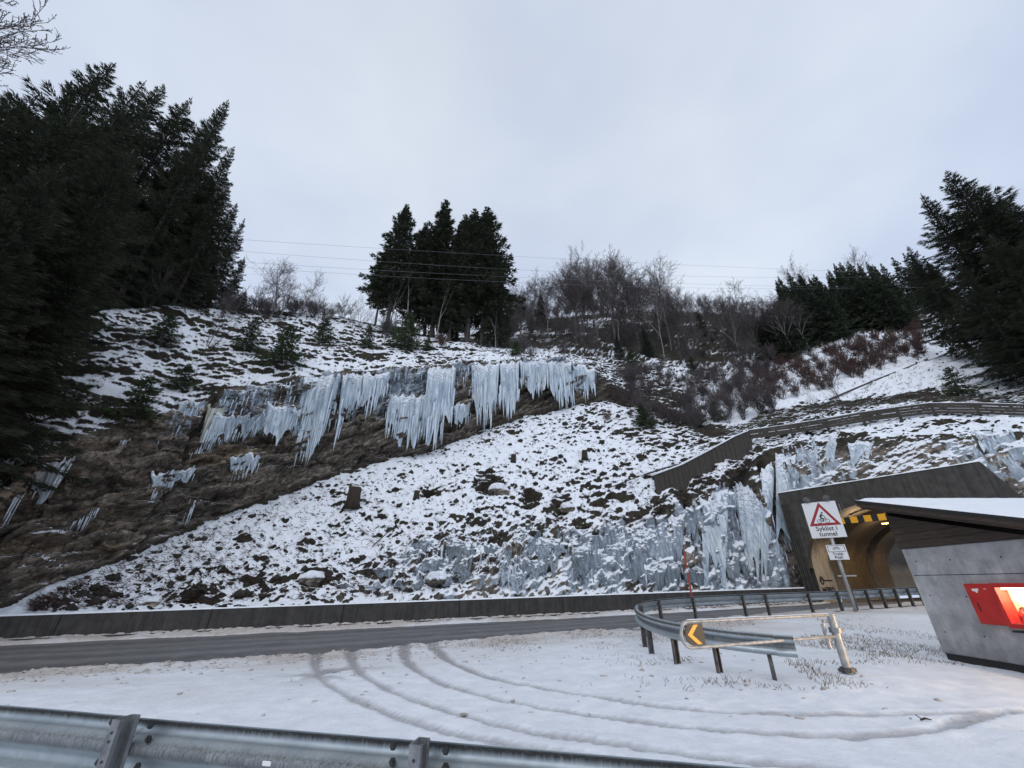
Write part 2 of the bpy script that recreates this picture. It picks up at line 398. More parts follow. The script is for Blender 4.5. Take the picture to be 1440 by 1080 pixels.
L4 = line([(-400,450,23),(0,445,25),(100,442,26.5),(230,432,29.5),(340,435,35),(420,440,39),(480,447,43),(540,462,44.5),(600,475,45),(700,492,46),(760,498,47),(830,505,50),(900,505,54),(1000,520,56),(1080,522,52),(1150,492,49),(1230,475,46),(1310,480,40),(1440,490,33),(1800,490,27)])
L5 = line([(-400,440,55),(0,440,58),(230,432,64),(340,437,66),(480,447,72),(540,462,75),(620,474,80),(700,468,82),(760,448,85),(900,436,95),(1000,440,98),(1080,444,100),(1150,425,95),(1250,425,88),(1350,425,78),(1800,425,66)])
L6 = line([(-400,470,160),(0,470,160),(300,480,170),(600,490,180),(760,450,200),(900,435,220),(1080,445,220),(1250,440,200),(1350,440,180),(1800,440,150)])
NA = 1320
A = np.concatenate([np.linspace(-2.6, -1.66, 50)[:-1], np.linspace(-1.66, 1.66, NA), np.linspace(1.66, 2.6, 50)[1:]]); NC = len(A)
def ev(L): return np.interp(A, L[:, 0], L[:, 1]), np.interp(A, L[:, 0], L[:, 2])
# toe of the slope
BX = np.linspace(-60, 18.3, 400); BYv = far_y(BX) + .75; aa = BX / BYv
toeD = np.interp(A, aa, BYv); toez = np.interp(A, aa, far_z(BX)) - .3
mp_ = (A > .66)
toeD = np.where(mp_, np.array([portalY(min(a, 1.22)) for a in A]) + .9, toeD)
toez = np.where(mp_, 6.1, toez)
m2_ = A > 1.215
toeD = np.where(m2_, np.interp(A, [1.215, 1.6, 2.6], [19.2, 16.5, 12]), toeD); toez = np.where(m2_, 2.0, toez)
rows = []
def P_of(L):
    e, D = ev(L); return np.stack([A * D, D, EYE + e * D], 1)
K = [np.stack([A * toeD, toeD, toez], 1)] + [P_of(L) for L in (L1, L2, L3, L4, L5, L6)]
def smooth_cols(P, n):
    k = np.hanning(n + 2)[1:-1]; k /= k.sum()
    Q = P.copy()
    for c in range(3):
        pad = np.pad(P[:, c], n // 2, mode='edge'); Q[:, c] = np.convolve(pad, k, 'valid')[:len(P)]
    return Q
K = [K[0]] + [smooth_cols(k, 41) for k in K[1:]]
NR = [105, 165, 120, 130, 50, 10]
G_ = []; Zn = []
for si, n in enumerate(NR):
    t = np.linspace(0, 1, n, endpoint=(si == len(NR) - 1))
    for tt in t: G_.append(K[si] * (1 - tt) + K[si + 1] * tt); Zn.append(si + tt)
Gd = np.array(G_); Zn = np.array(Zn); NRR = len(Zn)
# soften profile breaks in row direction (except at the cliff lip)
Gs = Gd.copy()
for it in range(8):
    Gs[1:-1] = .25 * Gs[:-2] + .5 * Gs[1:-1] + .25 * Gs[2:]
Gd[1:] = Gs[1:]
X, Y, Z = Gd[..., 0].copy(), Gd[..., 1].copy(), Gd[..., 2].copy()
def normals(X, Y, Z):
    P = np.stack([X, Y, Z], -1); du = np.gradient(P, axis=1); dv = np.gradient(P, axis=0)
    n = np.cross(du, dv); l = np.linalg.norm(n, axis=-1, keepdims=True) + 1e-9; n = n / l
    return n
Nb = normals(X, Y, Z); flip = np.where((Nb[..., 1:2] > 0) & (Nb[..., 2:3] < .0), -1, 1)
if Nb[NRR // 4, NC // 2, 1] > 0: Nb = -Nb
zr = Zn[:, None] * np.ones((1, NC)); Ar = A[None, :] * np.ones((NRR, 1))
def zone(a, b, w=.12): return sstep(a - w, a + w, zr) * (1 - sstep(b - w, b + w, zr))
cliffA = 1 - sstep(.16, .30, Ar)                      # upper cliff exists left of a ~ .2
w_cliff = zone(2.0, 3.0, .04) * cliffA
w_cut = zone(-1, 1.0, .15) * sstep(-.5, -.15, Ar)      # road cut with ice
w_rt = zone(-1, 1.0, .1) * sstep(.62, .7, Ar)          # rock above the portal
w_soil = np.clip(1 - w_cliff - w_cut, 0, 1)
f = np.float32
Xf, Yf, Zf = X.astype(f), Y.astype(f), Z.astype(f)
big = fbm(Xf / 5, Yf / 5, Zf / 5, 3, 2)
med = fbm(Xf / 1.7, Yf / 1.7, Zf / 1.3, 11, 4, .55)
fin = fbm(Xf / .42, Yf / .42, Zf / .30, 31, 3, .6)
bil = np.abs(fbm(Xf / 1.1, Yf / 1.1, Zf / .9, 51, 3, .5))
strat = (Zf - .55 * Xf)
cl1 = fbm(Xf / 2.6, Yf / 2.6, strat / .8, 71, 4, .6)
cl2 = fbm(Xf / .9, Yf / .9, strat / .22, 91, 3, .6)
rub = fbm(Xf / .35, Yf / .35, strat / .22, 151, 3, .6)
wob = .5 * fbm(Xf / 1.5, Yf / 1.5, Zf / 1.5, 171, 2)
al = Xf * .8 + Yf * .6
def cells(sa, ss, sd): 
    j_ = np.floor(strat / ss + wob * 1.2); i_ = np.floor(al / sa + wob + j_ * .37)
    return hsh(i_.astype(np.int32) + 5000, j_.astype(np.int32) + 5000, np.zeros_like(i_, np.int32), sd) - .5
blk = .42 * cells(2.3, .9, 1) + .26 * cells(.9, .38, 2) + .12 * cells(.4, .17, 3)
rdg = 1 - np.abs(fbm(Xf / 1.9, Yf / 1.9, strat / 1.1, 161, 4, .6))
ver = fbm(Xf / .55, Yf / .55, Zf / 6, 111, 3, .55)
amp_near = np.clip(Yf / 30, .6, 3)
low_ = zone(-1, 1.25, .3)
d = w_soil * (.30 * big + (.15 + .10 * low_) * med + .085 * fin * amp_near - (.14 + .12 * low_) * bil) \
  + w_cliff * (.35 * cl1 + .08 * cl2 + .06 * rub + .4 * (rdg - .6) + blk * 2.0 + .55 * np.abs(((strat / 1.7 + wob) % 1) - .35) + .25 * big) \
  + w_cut * (1 - .7 * sstep(.58, .66, Ar)) * (.25 * blk + .24 * med + .11 * fin + .26 * ver + .22 * cl1 - .1)
d *= sstep(0, .06, zr)
# keep the lower end of the slope behind the barrier
# gentle ledge terraces on the plateau slope
ter = zone(3.0, 4.0, .1)
stepn = fbm(Xf / 4, Yf / 8, Zf / 1.1, 133, 3, .6)
d += ter * .22 * np.clip(stepn, -.6, .8)
# undercut cleft in the cliff near a=-.75 (dark crack)
ck = np.exp(-((Ar + .84 - (zr - 2.5) * .05) / .008) ** 2) * w_cliff; d -= .7 * ck
ck2 = np.exp(-((Ar - .430) / .006) ** 2) * w_cut * sstep(.1, .9, zr); d -= .9 * ck2
for (u_, v_, w_, dep) in ((1040, 672, .020, 1.5), (1076, 660, .010, 1.2), (1060, 690, .012, 1.2), (968, 700, .006, .6)):
    a_, e_ = ae(u_, v_); tt = (zr - .72) / .32
    d -= dep * np.exp(-((Ar - a_) / w_) ** 2) * np.exp(-tt ** 2) * w_cut
# dark openings in the talus
holes = [(685,680,.05,.10,1.0),(745,700,.04,.06,.9),(605,690,.05,.06,.8),(790,715,.03,.08,.9),(880,645,.02,.04,.7),(610,795,.03,.05,.7),(440,810,.05,.05,.8),(700,760,.05,.05,.7),(520,800,.05,.04,.5),
         (215,835,.03,.05,.5),(270,830,.07,.05,.7),(960,700,.02,.05,.8),(820,735,.04,.05,.8),(930,715,.02,.05,.8),(860,770,.03,.05,.7),(340,760,.03,.03,.4),(1000,660,.02,.03,.5)]
E0 = (Zf - EYE) / Yf
hole_m = np.zeros_like(d)
for (u_, v_, wa, we, dep) in holes:
    a_, e_ = ae(u_, v_); h = np.exp(-((Ar - a_) / (wa * .6)) ** 2 - ((E0 - e_) / (we * .28)) ** 2) * (.6 + .8 * (med > -.2))
    hole_m = np.maximum(hole_m, h); d -= .5 * dep * h * (1 + fin)
X2 = X + Nb[..., 0] * d; Y2 = Y + Nb[..., 1] * d; Z2 = Z + Nb[..., 2] * d
# overhanging brow: push cliff base back
X, Y, Z = X2, Y2, Z2
Nn = normals(X, Y, Z)
if Nn[NRR // 4, NC // 2, 1] > 0: Nn = -Nn
nzv = Nn[..., 2].astype(f)
# snow cover: choose thresholds so each zone has its share of bare ground
def quant(mask, frac):
    s = nzv[mask > .6]; return np.quantile(s, frac) if len(s) > 100 else .5
lown = fbm(Xf / 6, Yf / 6, Zf / 6, 211, 3)
th = np.zeros_like(nzv)
zones = [(w_cliff, .975), (w_cut * (1 - w_rt), .50), (w_rt, .60), (zone(0, 1) * w_soil, .17), (zone(1, 2) * w_soil, .07), (zone(3, 4), .16), (zone(2, 3) * (1 - cliffA), .42), (zone(4, 6.5), .5)]
tw = np.zeros_like(nzv); acc = np.zeros_like(nzv)
for wz, fr in zones:
    wz = wz.astype(f) + 1e-6; acc += wz * quant(wz, fr); tw += wz
th = acc / tw
left_bare = sstep(-.85, -1.15, Ar) * zone(2.9, 4.2) * .03
upcl = sstep(2.55, 2.95, zr) * w_cliff * (sstep(-1.0, -.75, Ar)) * .62        # snowy ledges high on the cliff
mids = fbm(Xf / 1.6, Yf / 1.6, Zf / 1.6, 221, 3, .6)
cov = (nzv - th) * 1.9 + .5 + .26 * lown + .17 * mids - left_bare + upcl * (cl2 > -.1) - 1.2 * hole_m
gully = np.exp(-((Ar - .42) / .12) ** 2) * zone(1.7, 3.4, .3) * .35          # brushy gully
cov -= gully
cov = np.clip(cov, 0, 1)
icev = fbm(Xf / .8, Yf / .8, Zf / 9, 301, 3); icel = fbm(Xf / 4, Yf / 4, Zf / 4, 331, 2)
ice = w_cut * (.52 + .45 * icev + .25 * icel + .25 * sstep(.33, .5, Ar) * (1 - w_rt)) \
    + w_cliff * (sstep(2.35, 2.9, zr + .15 * icel) * sstep(-1.15, -.7, Ar) * (.56 + .6 * icev) + .15 * sstep(-.1, .1, Ar)) \
    - 1.0 * hole_m - .5 * w_rt * (icel < .1)
for (u_, w_) in ((1040, .022), (1076, .012), (1060, .014)):
    a_, _ = ae(u_, 670); ice -= 1.2 * np.exp(-((Ar - a_) / w_) ** 2) * np.exp(-((zr - .75) / .3) ** 2)
ice -= 1.5 * ck2 + 1.5 * ck
ice = np.clip(ice, 0, 1)
veg = np.clip(w_soil + .7 * w_cut * (zr > .8), 0, 1)
och = w_cliff * sstep(.15, .6, fbm(Xf / 3, Yf / 3, Zf / 1.5, 401, 2)) * sstep(-.2, -.7, Ar) * sstep(2.75, 2.4, zr)
idx = np.arange(NRR * NC).reshape(NRR, NC)
F = np.stack([idx[:-1, :-1], idx[:-1, 1:], idx[1:, 1:], idx[1:, :-1]], -1).reshape(-1, 4)
V = np.stack([X, Y, Z], -1).reshape(-1, 3)
me = mesh_np('hillside', V, F, [M['terrain']], smooth=True)
for nm, ar in (('snow', cov), ('ice', ice), ('veg', veg), ('och', och)):
    at_ = me.attributes.new(nm, 'FLOAT', 'POINT'); at_.data.foreach_set('value', np.ascontiguousarray(ar, dtype=f).ravel())
tag(link('hillside', me), kind='structure')
Er = (Z - EYE) / Y
Aact = X / Y
ZMAX = {}
def ground_at(u, v, zlo=0.0, zhi=6.0):
    """the point of the hillside seen through picture point (u, v), first surface met"""
    a, e = ae(u, v); j = int(np.clip(np.searchsorted(A, a), 1, NC - 2))
    r = np.where((Er[:, j] >= e) & (Zn >= zlo))[0]
    i = r[0] if len(r) else np.where(Zn <= zhi)[0][-1]
    return Vector((X[i, j], Y[i, j], Z[i, j]))
def ground_aD(a, D):
    """the hillside at azimuth a and distance D (beyond the cliff lip)"""
    j = int(np.clip(np.searchsorted(A, a), 1, NC - 2)); k = np.where(Zn >= 3.0)[0][0]
    i = k + int(np.argmin(np.abs(Y[k:, j] - D))); return Vector((X[i, j], Y[i, j], Z[i, j]))

# ------------------------------------------------------------------ LOT, ROAD
def spaced(*seg):
    r = []
    for a, b, n in seg: r.append(np.linspace(a, b, n, endpoint=False))
    return np.concatenate(r + [[seg[-1][1]]])
gx = spaced((-500, -60, 12), (-60, -14, 130), (-14, 13, 400), (13, 24, 70), (24, 60, 30), (60, 500, 12))
gy = spaced((-500, -20, 12), (-20, 1.5, 30), (1.5, 20, 290), (20, 31, 60))
GX, GY = np.meshgrid(gx, gy)
def lot_z(x, y):
    ny, nzz = near_y(x), near_z(x); fy, fz = far_y(x), far_z(x)
    t = sstep(0, 6.5, ny - y)
    z = nzz * (1 - t)
    z = np.where((x > 23) | (x < -60), np.minimum(z, .8), z)
    tr = np.clip((y - ny) / (fy - ny), 0, 1)
    return np.where(y > ny, nzz + (fz - nzz) * tr, z)
GZ = lot_z(GX, GY)
gxf, gyf = GX.astype(f), GY.astype(f)
edge = near_y(GX) + .35 * fbm(gxf / 2.2, gyf / 9, gxf * 0, 501, 4, .6)
inroad = sstep(-.06, .10, GY - edge)
fareg = far_y(GX) - .95 - .15 * fbm(gxf / 1.2, gyf / 9, gxf * 0, 521, 4, .6)
farside = sstep(-.06, .10, GY - fareg) * (GX < 18.5)
lump = fbm(gxf / .5, gyf / .5, gxf * 0, 541, 4, .6)
lumpf = fbm(gxf / .16, gyf / .16, gxf * 0, 561, 3, .6)
dist_edge = edge - GY
berm = np.exp(-(np.clip(dist_edge - .4, -3, 50) / .6) ** 2)
lot = (1 - inroad)
GZ = GZ + lot * (.03 + .022 * berm + .008 * lump + .008 * lumpf + .022 * berm * (lump + lumpf) + .035 * fbm(gxf / 4, gyf / 4, gxf * 0, 581, 2))
GZ = GZ - inroad * (1 - farside) * .12
GZ = GZ + farside * (.07 + .05 * lump + .03 * lumpf)
GZ = GZ - .09 * np.exp(-(np.clip(9.1 - GX, 0, 50) / .5) ** 2) * (GX < 15) * sstep(11.2, 10.2, GY) * sstep(3, 6, GY)
hump = np.exp(-((GX - 7.5) / 3.5) ** 2 - ((GY - 9.6) / 1.6) ** 2)
GZ = GZ + .10 * hump
GZ = np.where(GY > far_y(GX) + .5, GZ - .5, GZ)
# tunnel floor stays below the road
track = np.zeros_like(GX)
TR = [[(447,916),(444,935),(458,958),(500,982),(560,1006),(640,1030),(760,1052),(900,1074),(1050,1092)],
      [(492,914),(500,938),(540,965),(610,992),(700,1018),(800,1036),(900,1050),(1050,1066),(1250,1080),(1440,1082)],
      [(568,909),(572,930),(610,955),(680,977),(760,993),(880,1010),(1000,1022),(1120,1029),(1230,1029),(1310,1022),(1370,1008),(1420,1000)],
      [(606,905),(630,928),(680,948),(760,966),(850,981),(960,994),(1100,1001),(1250,1002),(1440,999),(1700,985)]]
from itertools import pairwise
def smooth_path(p, n=6):
    p = np.array(p, float); o = []
    for i in range(len(p) - 1):
        a, b, c, d_ = p[max(i - 1, 0)], p[i], p[i + 1], p[min(i + 2, len(p) - 1)]
        for k in range(n):
            t = k / n; o.append(.5 * ((2 * b) + (-a + c) * t + (2 * a - 5 * b + 4 * c - d_) * t * t + (-a + 3 * b - 3 * c + d_) * t ** 3))
    o.append(p[-1]); return np.array(o)
jj0, jj1 = np.searchsorted(gy, 2.0), np.searchsorted(gy, 17.5); ii0, ii1 = np.searchsorted(gx, -9), np.searchsorted(gx, 13)
sub = (slice(jj0, jj1), slice(ii0, ii1)); SX, SY = GX[sub], GY[sub]
for k, T in enumerate(TR):
    w = []
    for u, v in T:
        x, y = on_z(u, v, 0.0)
        for _ in range(4): x, y = on_z(u, v, float(lot_z(np.array(x), np.array(y))) + .05)
        w.append((x, y))
    w = smooth_path(w, 4); dm = np.full(SX.shape, 9e9)
    for (x0, y0), (x1, y1) in pairwise(w):
        dx, dy = x1 - x0, y1 - y0; L = dx * dx + dy * dy + 1e-9
        t = np.clip(((SX - x0) * dx + (SY - y0) * dy) / L, 0, 1)
        dm = np.minimum(dm, np.hypot(SX - x0 - t * dx, SY - y0 - t * dy))
    wob = .03 * fbm(SX.astype(f) / .4, SY.astype(f) / .4, 0 * SX, 600 + k, 2)
    w0 = .085 + .12 * sstep(8, 15, SY)
    core = 1 - sstep(w0 * .6, w0 * 1.15, dm + wob)
    rim = np.exp(-((dm - w0 * 1.5) / .07) ** 2)
    GZ[sub] += lot[sub] * (-.024 * core + .010 * rim * (1 + .5 * lump[sub]))
    track[sub] = np.maximum(track[sub], core * (.75 + .25 * sstep(6, 13, SY)))
# muddy patch in the first track
mx_, my_ = on_z(462, 955, -.1)
track = np.maximum(track, np.exp(-((GX - mx_) / .7) ** 2 - ((GY - my_) / .8) ** 2) * (lump > .15))
dirt = np.clip(1.05 * np.exp(-np.clip(dist_edge, 0, 50) / 3.2) * (1 - inroad) + farside, 0, 1)
dirt = np.maximum(dirt, .5 * np.exp(-np.clip(dist_edge, 0, 50) / 6)) * (1 + .5 * fbm(gxf / 2.5, gyf / 1.2, gxf * 0, 591, 3))
bare = .30 * np.exp(-((GX - 8.5) / 3.6) ** 2 - ((GY - 12.6) / 2.8) ** 2) + .16 * np.exp(-((GX - 4.4) / 1.8) ** 2 - ((GY - 9.6) / 1.6) ** 2) + .06 * np.exp(-((GX - 1) / 6) ** 2 - ((GY - 13) / 2.5) ** 2)
gi = np.arange(GX.size).reshape(GX.shape)
F = np.stack([gi[:-1, :-1], gi[:-1, 1:], gi[1:, 1:], gi[1:, :-1]], -1).reshape(-1, 4)
cx = (GX[:-1, :-1] + GX[1:, 1:]) / 2; cy = (GY[:-1, :-1] + GY[1:, 1:]) / 2
rel = (cx - P0.x) * PN.x + (cy - P0.y) * PN.y
F = F[(rel < .3).ravel()]
me = mesh_np('snowy_ground', np.stack([GX, GY, GZ], -1).reshape(-1, 3), F, [M['ground']], smooth=True)
for nm, ar in (('track', track), ('dirt', dirt), ('bare', bare)):
    at_ = me.attributes.new(nm, 'FLOAT', 'POINT'); at_.data.foreach_set('value', np.ascontiguousarray(ar, dtype=f).ravel())
tag(link('snowy_ground', me), kind='structure')
def lot_at(x, y):
    i = np.searchsorted(gx, x); j = np.searchsorted(gy, y); return float(GZ[j, i])
# road ribbon, carried on into the tunnel
rp = []
xs = np.linspace(-60, 17.5, 120)
for k, x in enumerate(xs):
    # cross section: near point -> far point
    n = np.array([x, near_y(x) - .9, near_z(x)]); fp = np.array([x, far_y(x), far_z(x)]); rp.append((n, fp))
s_in = [0, 3, 8, 16, 30, 50, 80]
for d_ in s_in:
    q0, q1 = portal(9.9, d_), portal(.5, d_); rp.append((np.array([q0.x, q0.y, .78]), np.array([q1.x, q1.y, .45])))
V = []; ln = []
NX = 24
for n, fp in rp:
    for t in np.linspace(0, 1, NX):
        V.append(n * (1 - t) + fp * t + np.array([0, 0, .0])); ln.append(max(math.exp(-((t - c) / .045) ** 2) for c in (.34, .52, .66, .84)) * .5)
Q = np.arange(len(rp) * NX).reshape(len(rp), NX)
F = np.stack([Q[:-1, :-1], Q[1:, :-1], Q[1:, 1:], Q[:-1, 1:]], -1).reshape(-1, 4)[:, ::-1]
me = mesh_np('road', np.array(V), F, [M['road']], smooth=True)
at_ = me.attributes.new('lane', 'FLOAT', 'POINT'); at_.data.foreach_set('value', np.array(ln, f))
tag(link('road', me), kind='structure')

# ------------------------------------------------------------------ CONCRETE BARRIER beyond the road
rnd = random.Random(4)
bt = thing('concrete_barrier', 'long low dark concrete barrier with snow on top, along the far side of the road', 'barrier', (0, 21.2, 0))
bx = []; x = -46.0
while x < 17.6: bx.append(x); x += 4.85
bx.append(17.9)
prof = [(-.30, -.1), (-.30, .07), (-.26, .09), (-.26, .12), (-.13, .16), (-.10, .80), (-.08, .83), (.08, .83), (.10, .80), (.26, .1), (.26, -.1)]
org = Vector((0, 21.2, 0))
for x0, x1 in pairwise(bx):
    p0 = Vector((x0, far_y(x0), far_z(x0))); p1 = Vector((x1, far_y(x1), far_z(x1))); dr = (p1 - p0).normalized()
    p0 = p0 + dr * .012; p1 = p1 - dr * .012; nn = Vector((-dr.y, dr.x, 0)).normalized()
    m = MB(); n = len(prof); vs = []
    for p in (p0, p1):
        vs += [p + nn * (o_ + .3) + Vector((0, 0, h)) - org for o_, h in prof]
    fs = [(i, i + 1, i + 1 + n, i + n) for i in range(n - 1)] + [tuple(range(n)), tuple(range(n, 2 * n))[::-1]]
    m.add(vs, fs); link('barrier_section', m.mesh('barrier_section', M['barrier']), bt)
    # snow lying on top and on the foot
    for nm, (o0, o1, h0, hh) in (('snow_cap', (-.11, .11, .828, .05)), ('foot_snow', (-.29, -.13, .10, .045))):
        m = MB(); vs = []; seg = 40
        for i in range(seg + 1):
            p = p0.lerp(p1, i / seg); q = hh * (.75 + .5 * rnd.random()) * (1 if nm == 'snow_cap' else max(.15, .4 + rnd.random()))
            vs += [p + nn * (o0 + .3) + Vector((0, 0, h0)) - org, p + nn * (o0 * .7 + o1 * .3 + .3) + Vector((0, 0, h0 + q)) - org,
                   p + nn * (o0 * .3 + o1 * .7 + .3) + Vector((0, 0, h0 + q)) - org, p + nn * (o1 + .3) + Vector((0, 0, h0 + (.0 if nm == 'snow_cap' else .05))) - org]
        fs = [(i * 4 + k, i * 4 + k + 4, i * 4 + k + 5, i * 4 + k + 1) for i in range(seg) for k in range(3)] + [(0, 1, 2, 3), tuple(seg * 4 + k for k in (3, 2, 1, 0))]
        m.add(vs, fs); link(nm, m.mesh(nm, M['snow'] if nm == 'snow_cap' else M['slush'], True), bt)

# ------------------------------------------------------------------ TUNNEL PORTAL
pt = thing('tunnel_portal', 'dark ribbed concrete tunnel portal with an arched mouth, set into the icy rock', 'tunnel', portal(5, 0, 0))
PO = pt.location.copy()
TOPZ = 6.85; AC, AH = 5.35, 4.8
def archz(s):
    t = abs(s - AC) / AH
    if t >= 1: return 0
    return 2.3 + 3.35 * math.sqrt(max(0, 1 - t ** 2.3)) if t < 1 else 0
def topz(s): return TOPZ if s < 9.4 else TOPZ - (s - 9.4) * 2.6
SS = sorted(set([-.0, AC - AH - .001, AC + AH + .001, 9.4, 12.0] + [AC + AH * math.sin(t) for t in np.linspace(-math.pi / 2 + .0005, math.pi / 2 - .0005, 40)] + [10.8, 11.6]))
m = MB()
for s0, s1 in pairwise(SS):
    a0, a1 = archz(s0), archz(s1)
    if (a0 == 0) != (a1 == 0): a0 = a1 = 0 if s1 - s0 < .01 else max(a0, a1) * 0
    t0, t1 = topz(s0), topz(s1)
    vs = [portal(s0, 0, a0), portal(s1, 0, a1), portal(s1, 0, t1), portal(s0, 0, t0), portal(s0, .55, a0), portal(s1, .55, a1), portal(s1, .55, t1), portal(s0, .55, t0)]
    vs = [v - PO for v in vs]
    m.add(vs, [(0, 1, 2, 3), (7, 6, 5, 4), (3, 2, 6, 7), (1, 0, 4, 5)])
m.add([portal(0, 0, 0) - PO, portal(0, 0, TOPZ) - PO, portal(0, 2.2, TOPZ) - PO, portal(0, 2.2, 0) - PO], [(0, 1, 2, 3)])
link('wall', m.mesh('wall', M['portal']), pt)
for k in range(5):       # raised vertical ribs cast into the left of the wall
    s = .02 + k * .108; zt = 6.1 - .0 * k
    zb = 0
    
    mm_ = MB(); h = zt - zb
    if h < .3: continue
    c = portal(s, -.04, zb + h / 2) - PO; Mx = Matrix(((PU.x, PN.x, 0), (PU.y, PN.y, 0), (0, 0, 1)))
    mm_.box(c, (.055, .09, h), Mx, bev=.015); link('rib', mm_.mesh('rib', M['portal']), pt)
m = MB(); seg = 60; vs = []
for i in range(seg + 1):
    s = -.05 + 9.45 * i / seg; q = .05 + .05 * rnd.random()
    vs += [portal(s, -.04, TOPZ) - PO, portal(s, .06, TOPZ + q) - PO, portal(s, .42, TOPZ + q) - PO, portal(s, .6, TOPZ) - PO]
m.add(vs, [(i * 4 + k, i * 4 + k + 4, i * 4 + k + 5, i * 4 + k + 1) for i in range(seg) for k in range(3)] + [(0, 1, 2, 3), tuple(seg * 4 + k for k in (3, 2, 1, 0))])
link('snow_cap', m.mesh('snow_cap', M['snow'], True), pt)
# lining rings, each its own part; pale or rock-brown, dark ones painting the unlit bands between lamps
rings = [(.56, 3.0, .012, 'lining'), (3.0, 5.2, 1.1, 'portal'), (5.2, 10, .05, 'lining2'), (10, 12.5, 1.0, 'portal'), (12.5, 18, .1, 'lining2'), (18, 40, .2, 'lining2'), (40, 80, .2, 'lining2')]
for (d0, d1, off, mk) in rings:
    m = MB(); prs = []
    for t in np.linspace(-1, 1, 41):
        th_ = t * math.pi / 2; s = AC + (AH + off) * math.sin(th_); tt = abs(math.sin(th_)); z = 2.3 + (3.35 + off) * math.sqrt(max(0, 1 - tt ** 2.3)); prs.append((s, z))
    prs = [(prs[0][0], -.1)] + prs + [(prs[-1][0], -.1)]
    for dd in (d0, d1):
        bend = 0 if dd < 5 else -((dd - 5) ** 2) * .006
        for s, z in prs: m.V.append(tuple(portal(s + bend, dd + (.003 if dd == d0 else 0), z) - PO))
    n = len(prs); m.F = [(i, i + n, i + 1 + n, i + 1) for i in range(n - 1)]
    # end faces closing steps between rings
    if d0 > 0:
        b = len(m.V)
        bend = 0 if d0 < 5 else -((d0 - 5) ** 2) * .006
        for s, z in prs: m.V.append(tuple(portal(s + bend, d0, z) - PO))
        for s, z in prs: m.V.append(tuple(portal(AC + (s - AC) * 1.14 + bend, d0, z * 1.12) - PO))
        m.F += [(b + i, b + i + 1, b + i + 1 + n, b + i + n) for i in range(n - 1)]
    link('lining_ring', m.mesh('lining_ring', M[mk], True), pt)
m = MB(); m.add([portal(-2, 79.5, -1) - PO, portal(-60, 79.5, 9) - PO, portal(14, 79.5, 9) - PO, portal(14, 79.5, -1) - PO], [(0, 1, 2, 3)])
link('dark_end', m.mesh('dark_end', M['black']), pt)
# seam and stencilled letters on the first lining panel
def letters(txt, size, M4, mt, name='lettering', parent=None, ext=.004):
    cu = bpy.data.curves.new(name, 'FONT'); cu.body = txt; cu.size = size; cu.extrude = ext; cu.align_x = 'CENTER'; cu.align_y = 'CENTER'
    cu.offset = size * .012
    tmp = bpy.data.objects.new('tmp', cu); COL.objects.link(tmp); bpy.context.view_layer.update()
    me_ = bpy.data.meshes.new_from_object(tmp); COL.objects.unlink(tmp); bpy.data.objects.remove(tmp)
    me_.transform(M4); me_.materials.clear(); me_.materials.append(mt); me_.name = name
    return link(name, me_, parent)
zax = Vector((0, 0, 1)); pn3 = Vector((PN.x, PN.y, 0)); pu3 = Vector((PU.x, PU.y, 0))
def frame(o_, xax, yax): 
    z_ = xax.cross(yax); return Matrix(((xax.x, yax.x, z_.x, o_.x), (xax.y, yax.y, z_.y, o_.y), (xax.z, yax.z, z_.z, o_.z), (0, 0, 0, 1)))
sL = AC - AH + .012
letters('MØRD', .6, frame(portal(sL, 1.75, 1.05) - PO, pn3, zax), M['black'], 'wall_lettering', pt)
m = MB()
c = portal(sL + .004, .9, 1.55) - PO
for k in range(10):
    pass
m.box(portal(sL + .006, 2.0, 1.65) - PO, (1.3, .012, .05), Matrix(((PN.x, PU.x, 0), (PN.y, PU.y, 0), (0, 0, 1))))
cc = portal(sL + .006, 1.15, 1.65) - PO
m.tube([cc + pn3 * .2 * math.cos(t) + zax * .2 * math.sin(t) for t in np.linspace(0, 6.0, 16)], .035, 6)
m.tube([cc - pn3 * .25, cc + pn3 * .1 + zax * .1], .04, 6)
link('wall_emblem', m.mesh('wall_emblem', M['black']), pt)
m = MB(); m.box(portal(sL, 1.5, 2.95) - PO, (2.9, .02, .03), Matrix(((PN.x, PU.x, 0), (PN.y, PU.y, 0), (0, 0, 1)))); link('panel_seam', m.mesh('panel_seam', M['black']), pt)
# round discs on the wall beside the sign
# clearance board: black bar with yellow plates, hung under the crown
cb = thing('clearance_board', 'black bar with five yellow reflector plates hanging under the crown of the tunnel arch', 'sign', portal(4.25, -.15, 4.75)); CO = cb.location.copy()
Mx = Matrix(((PU.x, PN.x, 0), (PU.y, PN.y, 0), (0, 0, 1)))
m = MB(); m.box((0, 0, 0), (3.3, .04, .36), Mx, bev=.01); link('bar', m.mesh('bar', M['black']), cb)
for k in range(5):
    m = MB(); m.box(pu3 * (-1.25 + k * .64) - pn3 * .028, (.34, .012, .34), Mx); link('yellow_plate', m.mesh('yellow_plate', M['yellow']), cb)
for k in (-1.1, 1.1):
    m = MB(); m.tube([pu3 * k + zax * .18, pu3 * k + zax * .95 + pn3 * .1], .02, 6); link('hanger', m.mesh('hanger', M['post']), cb)
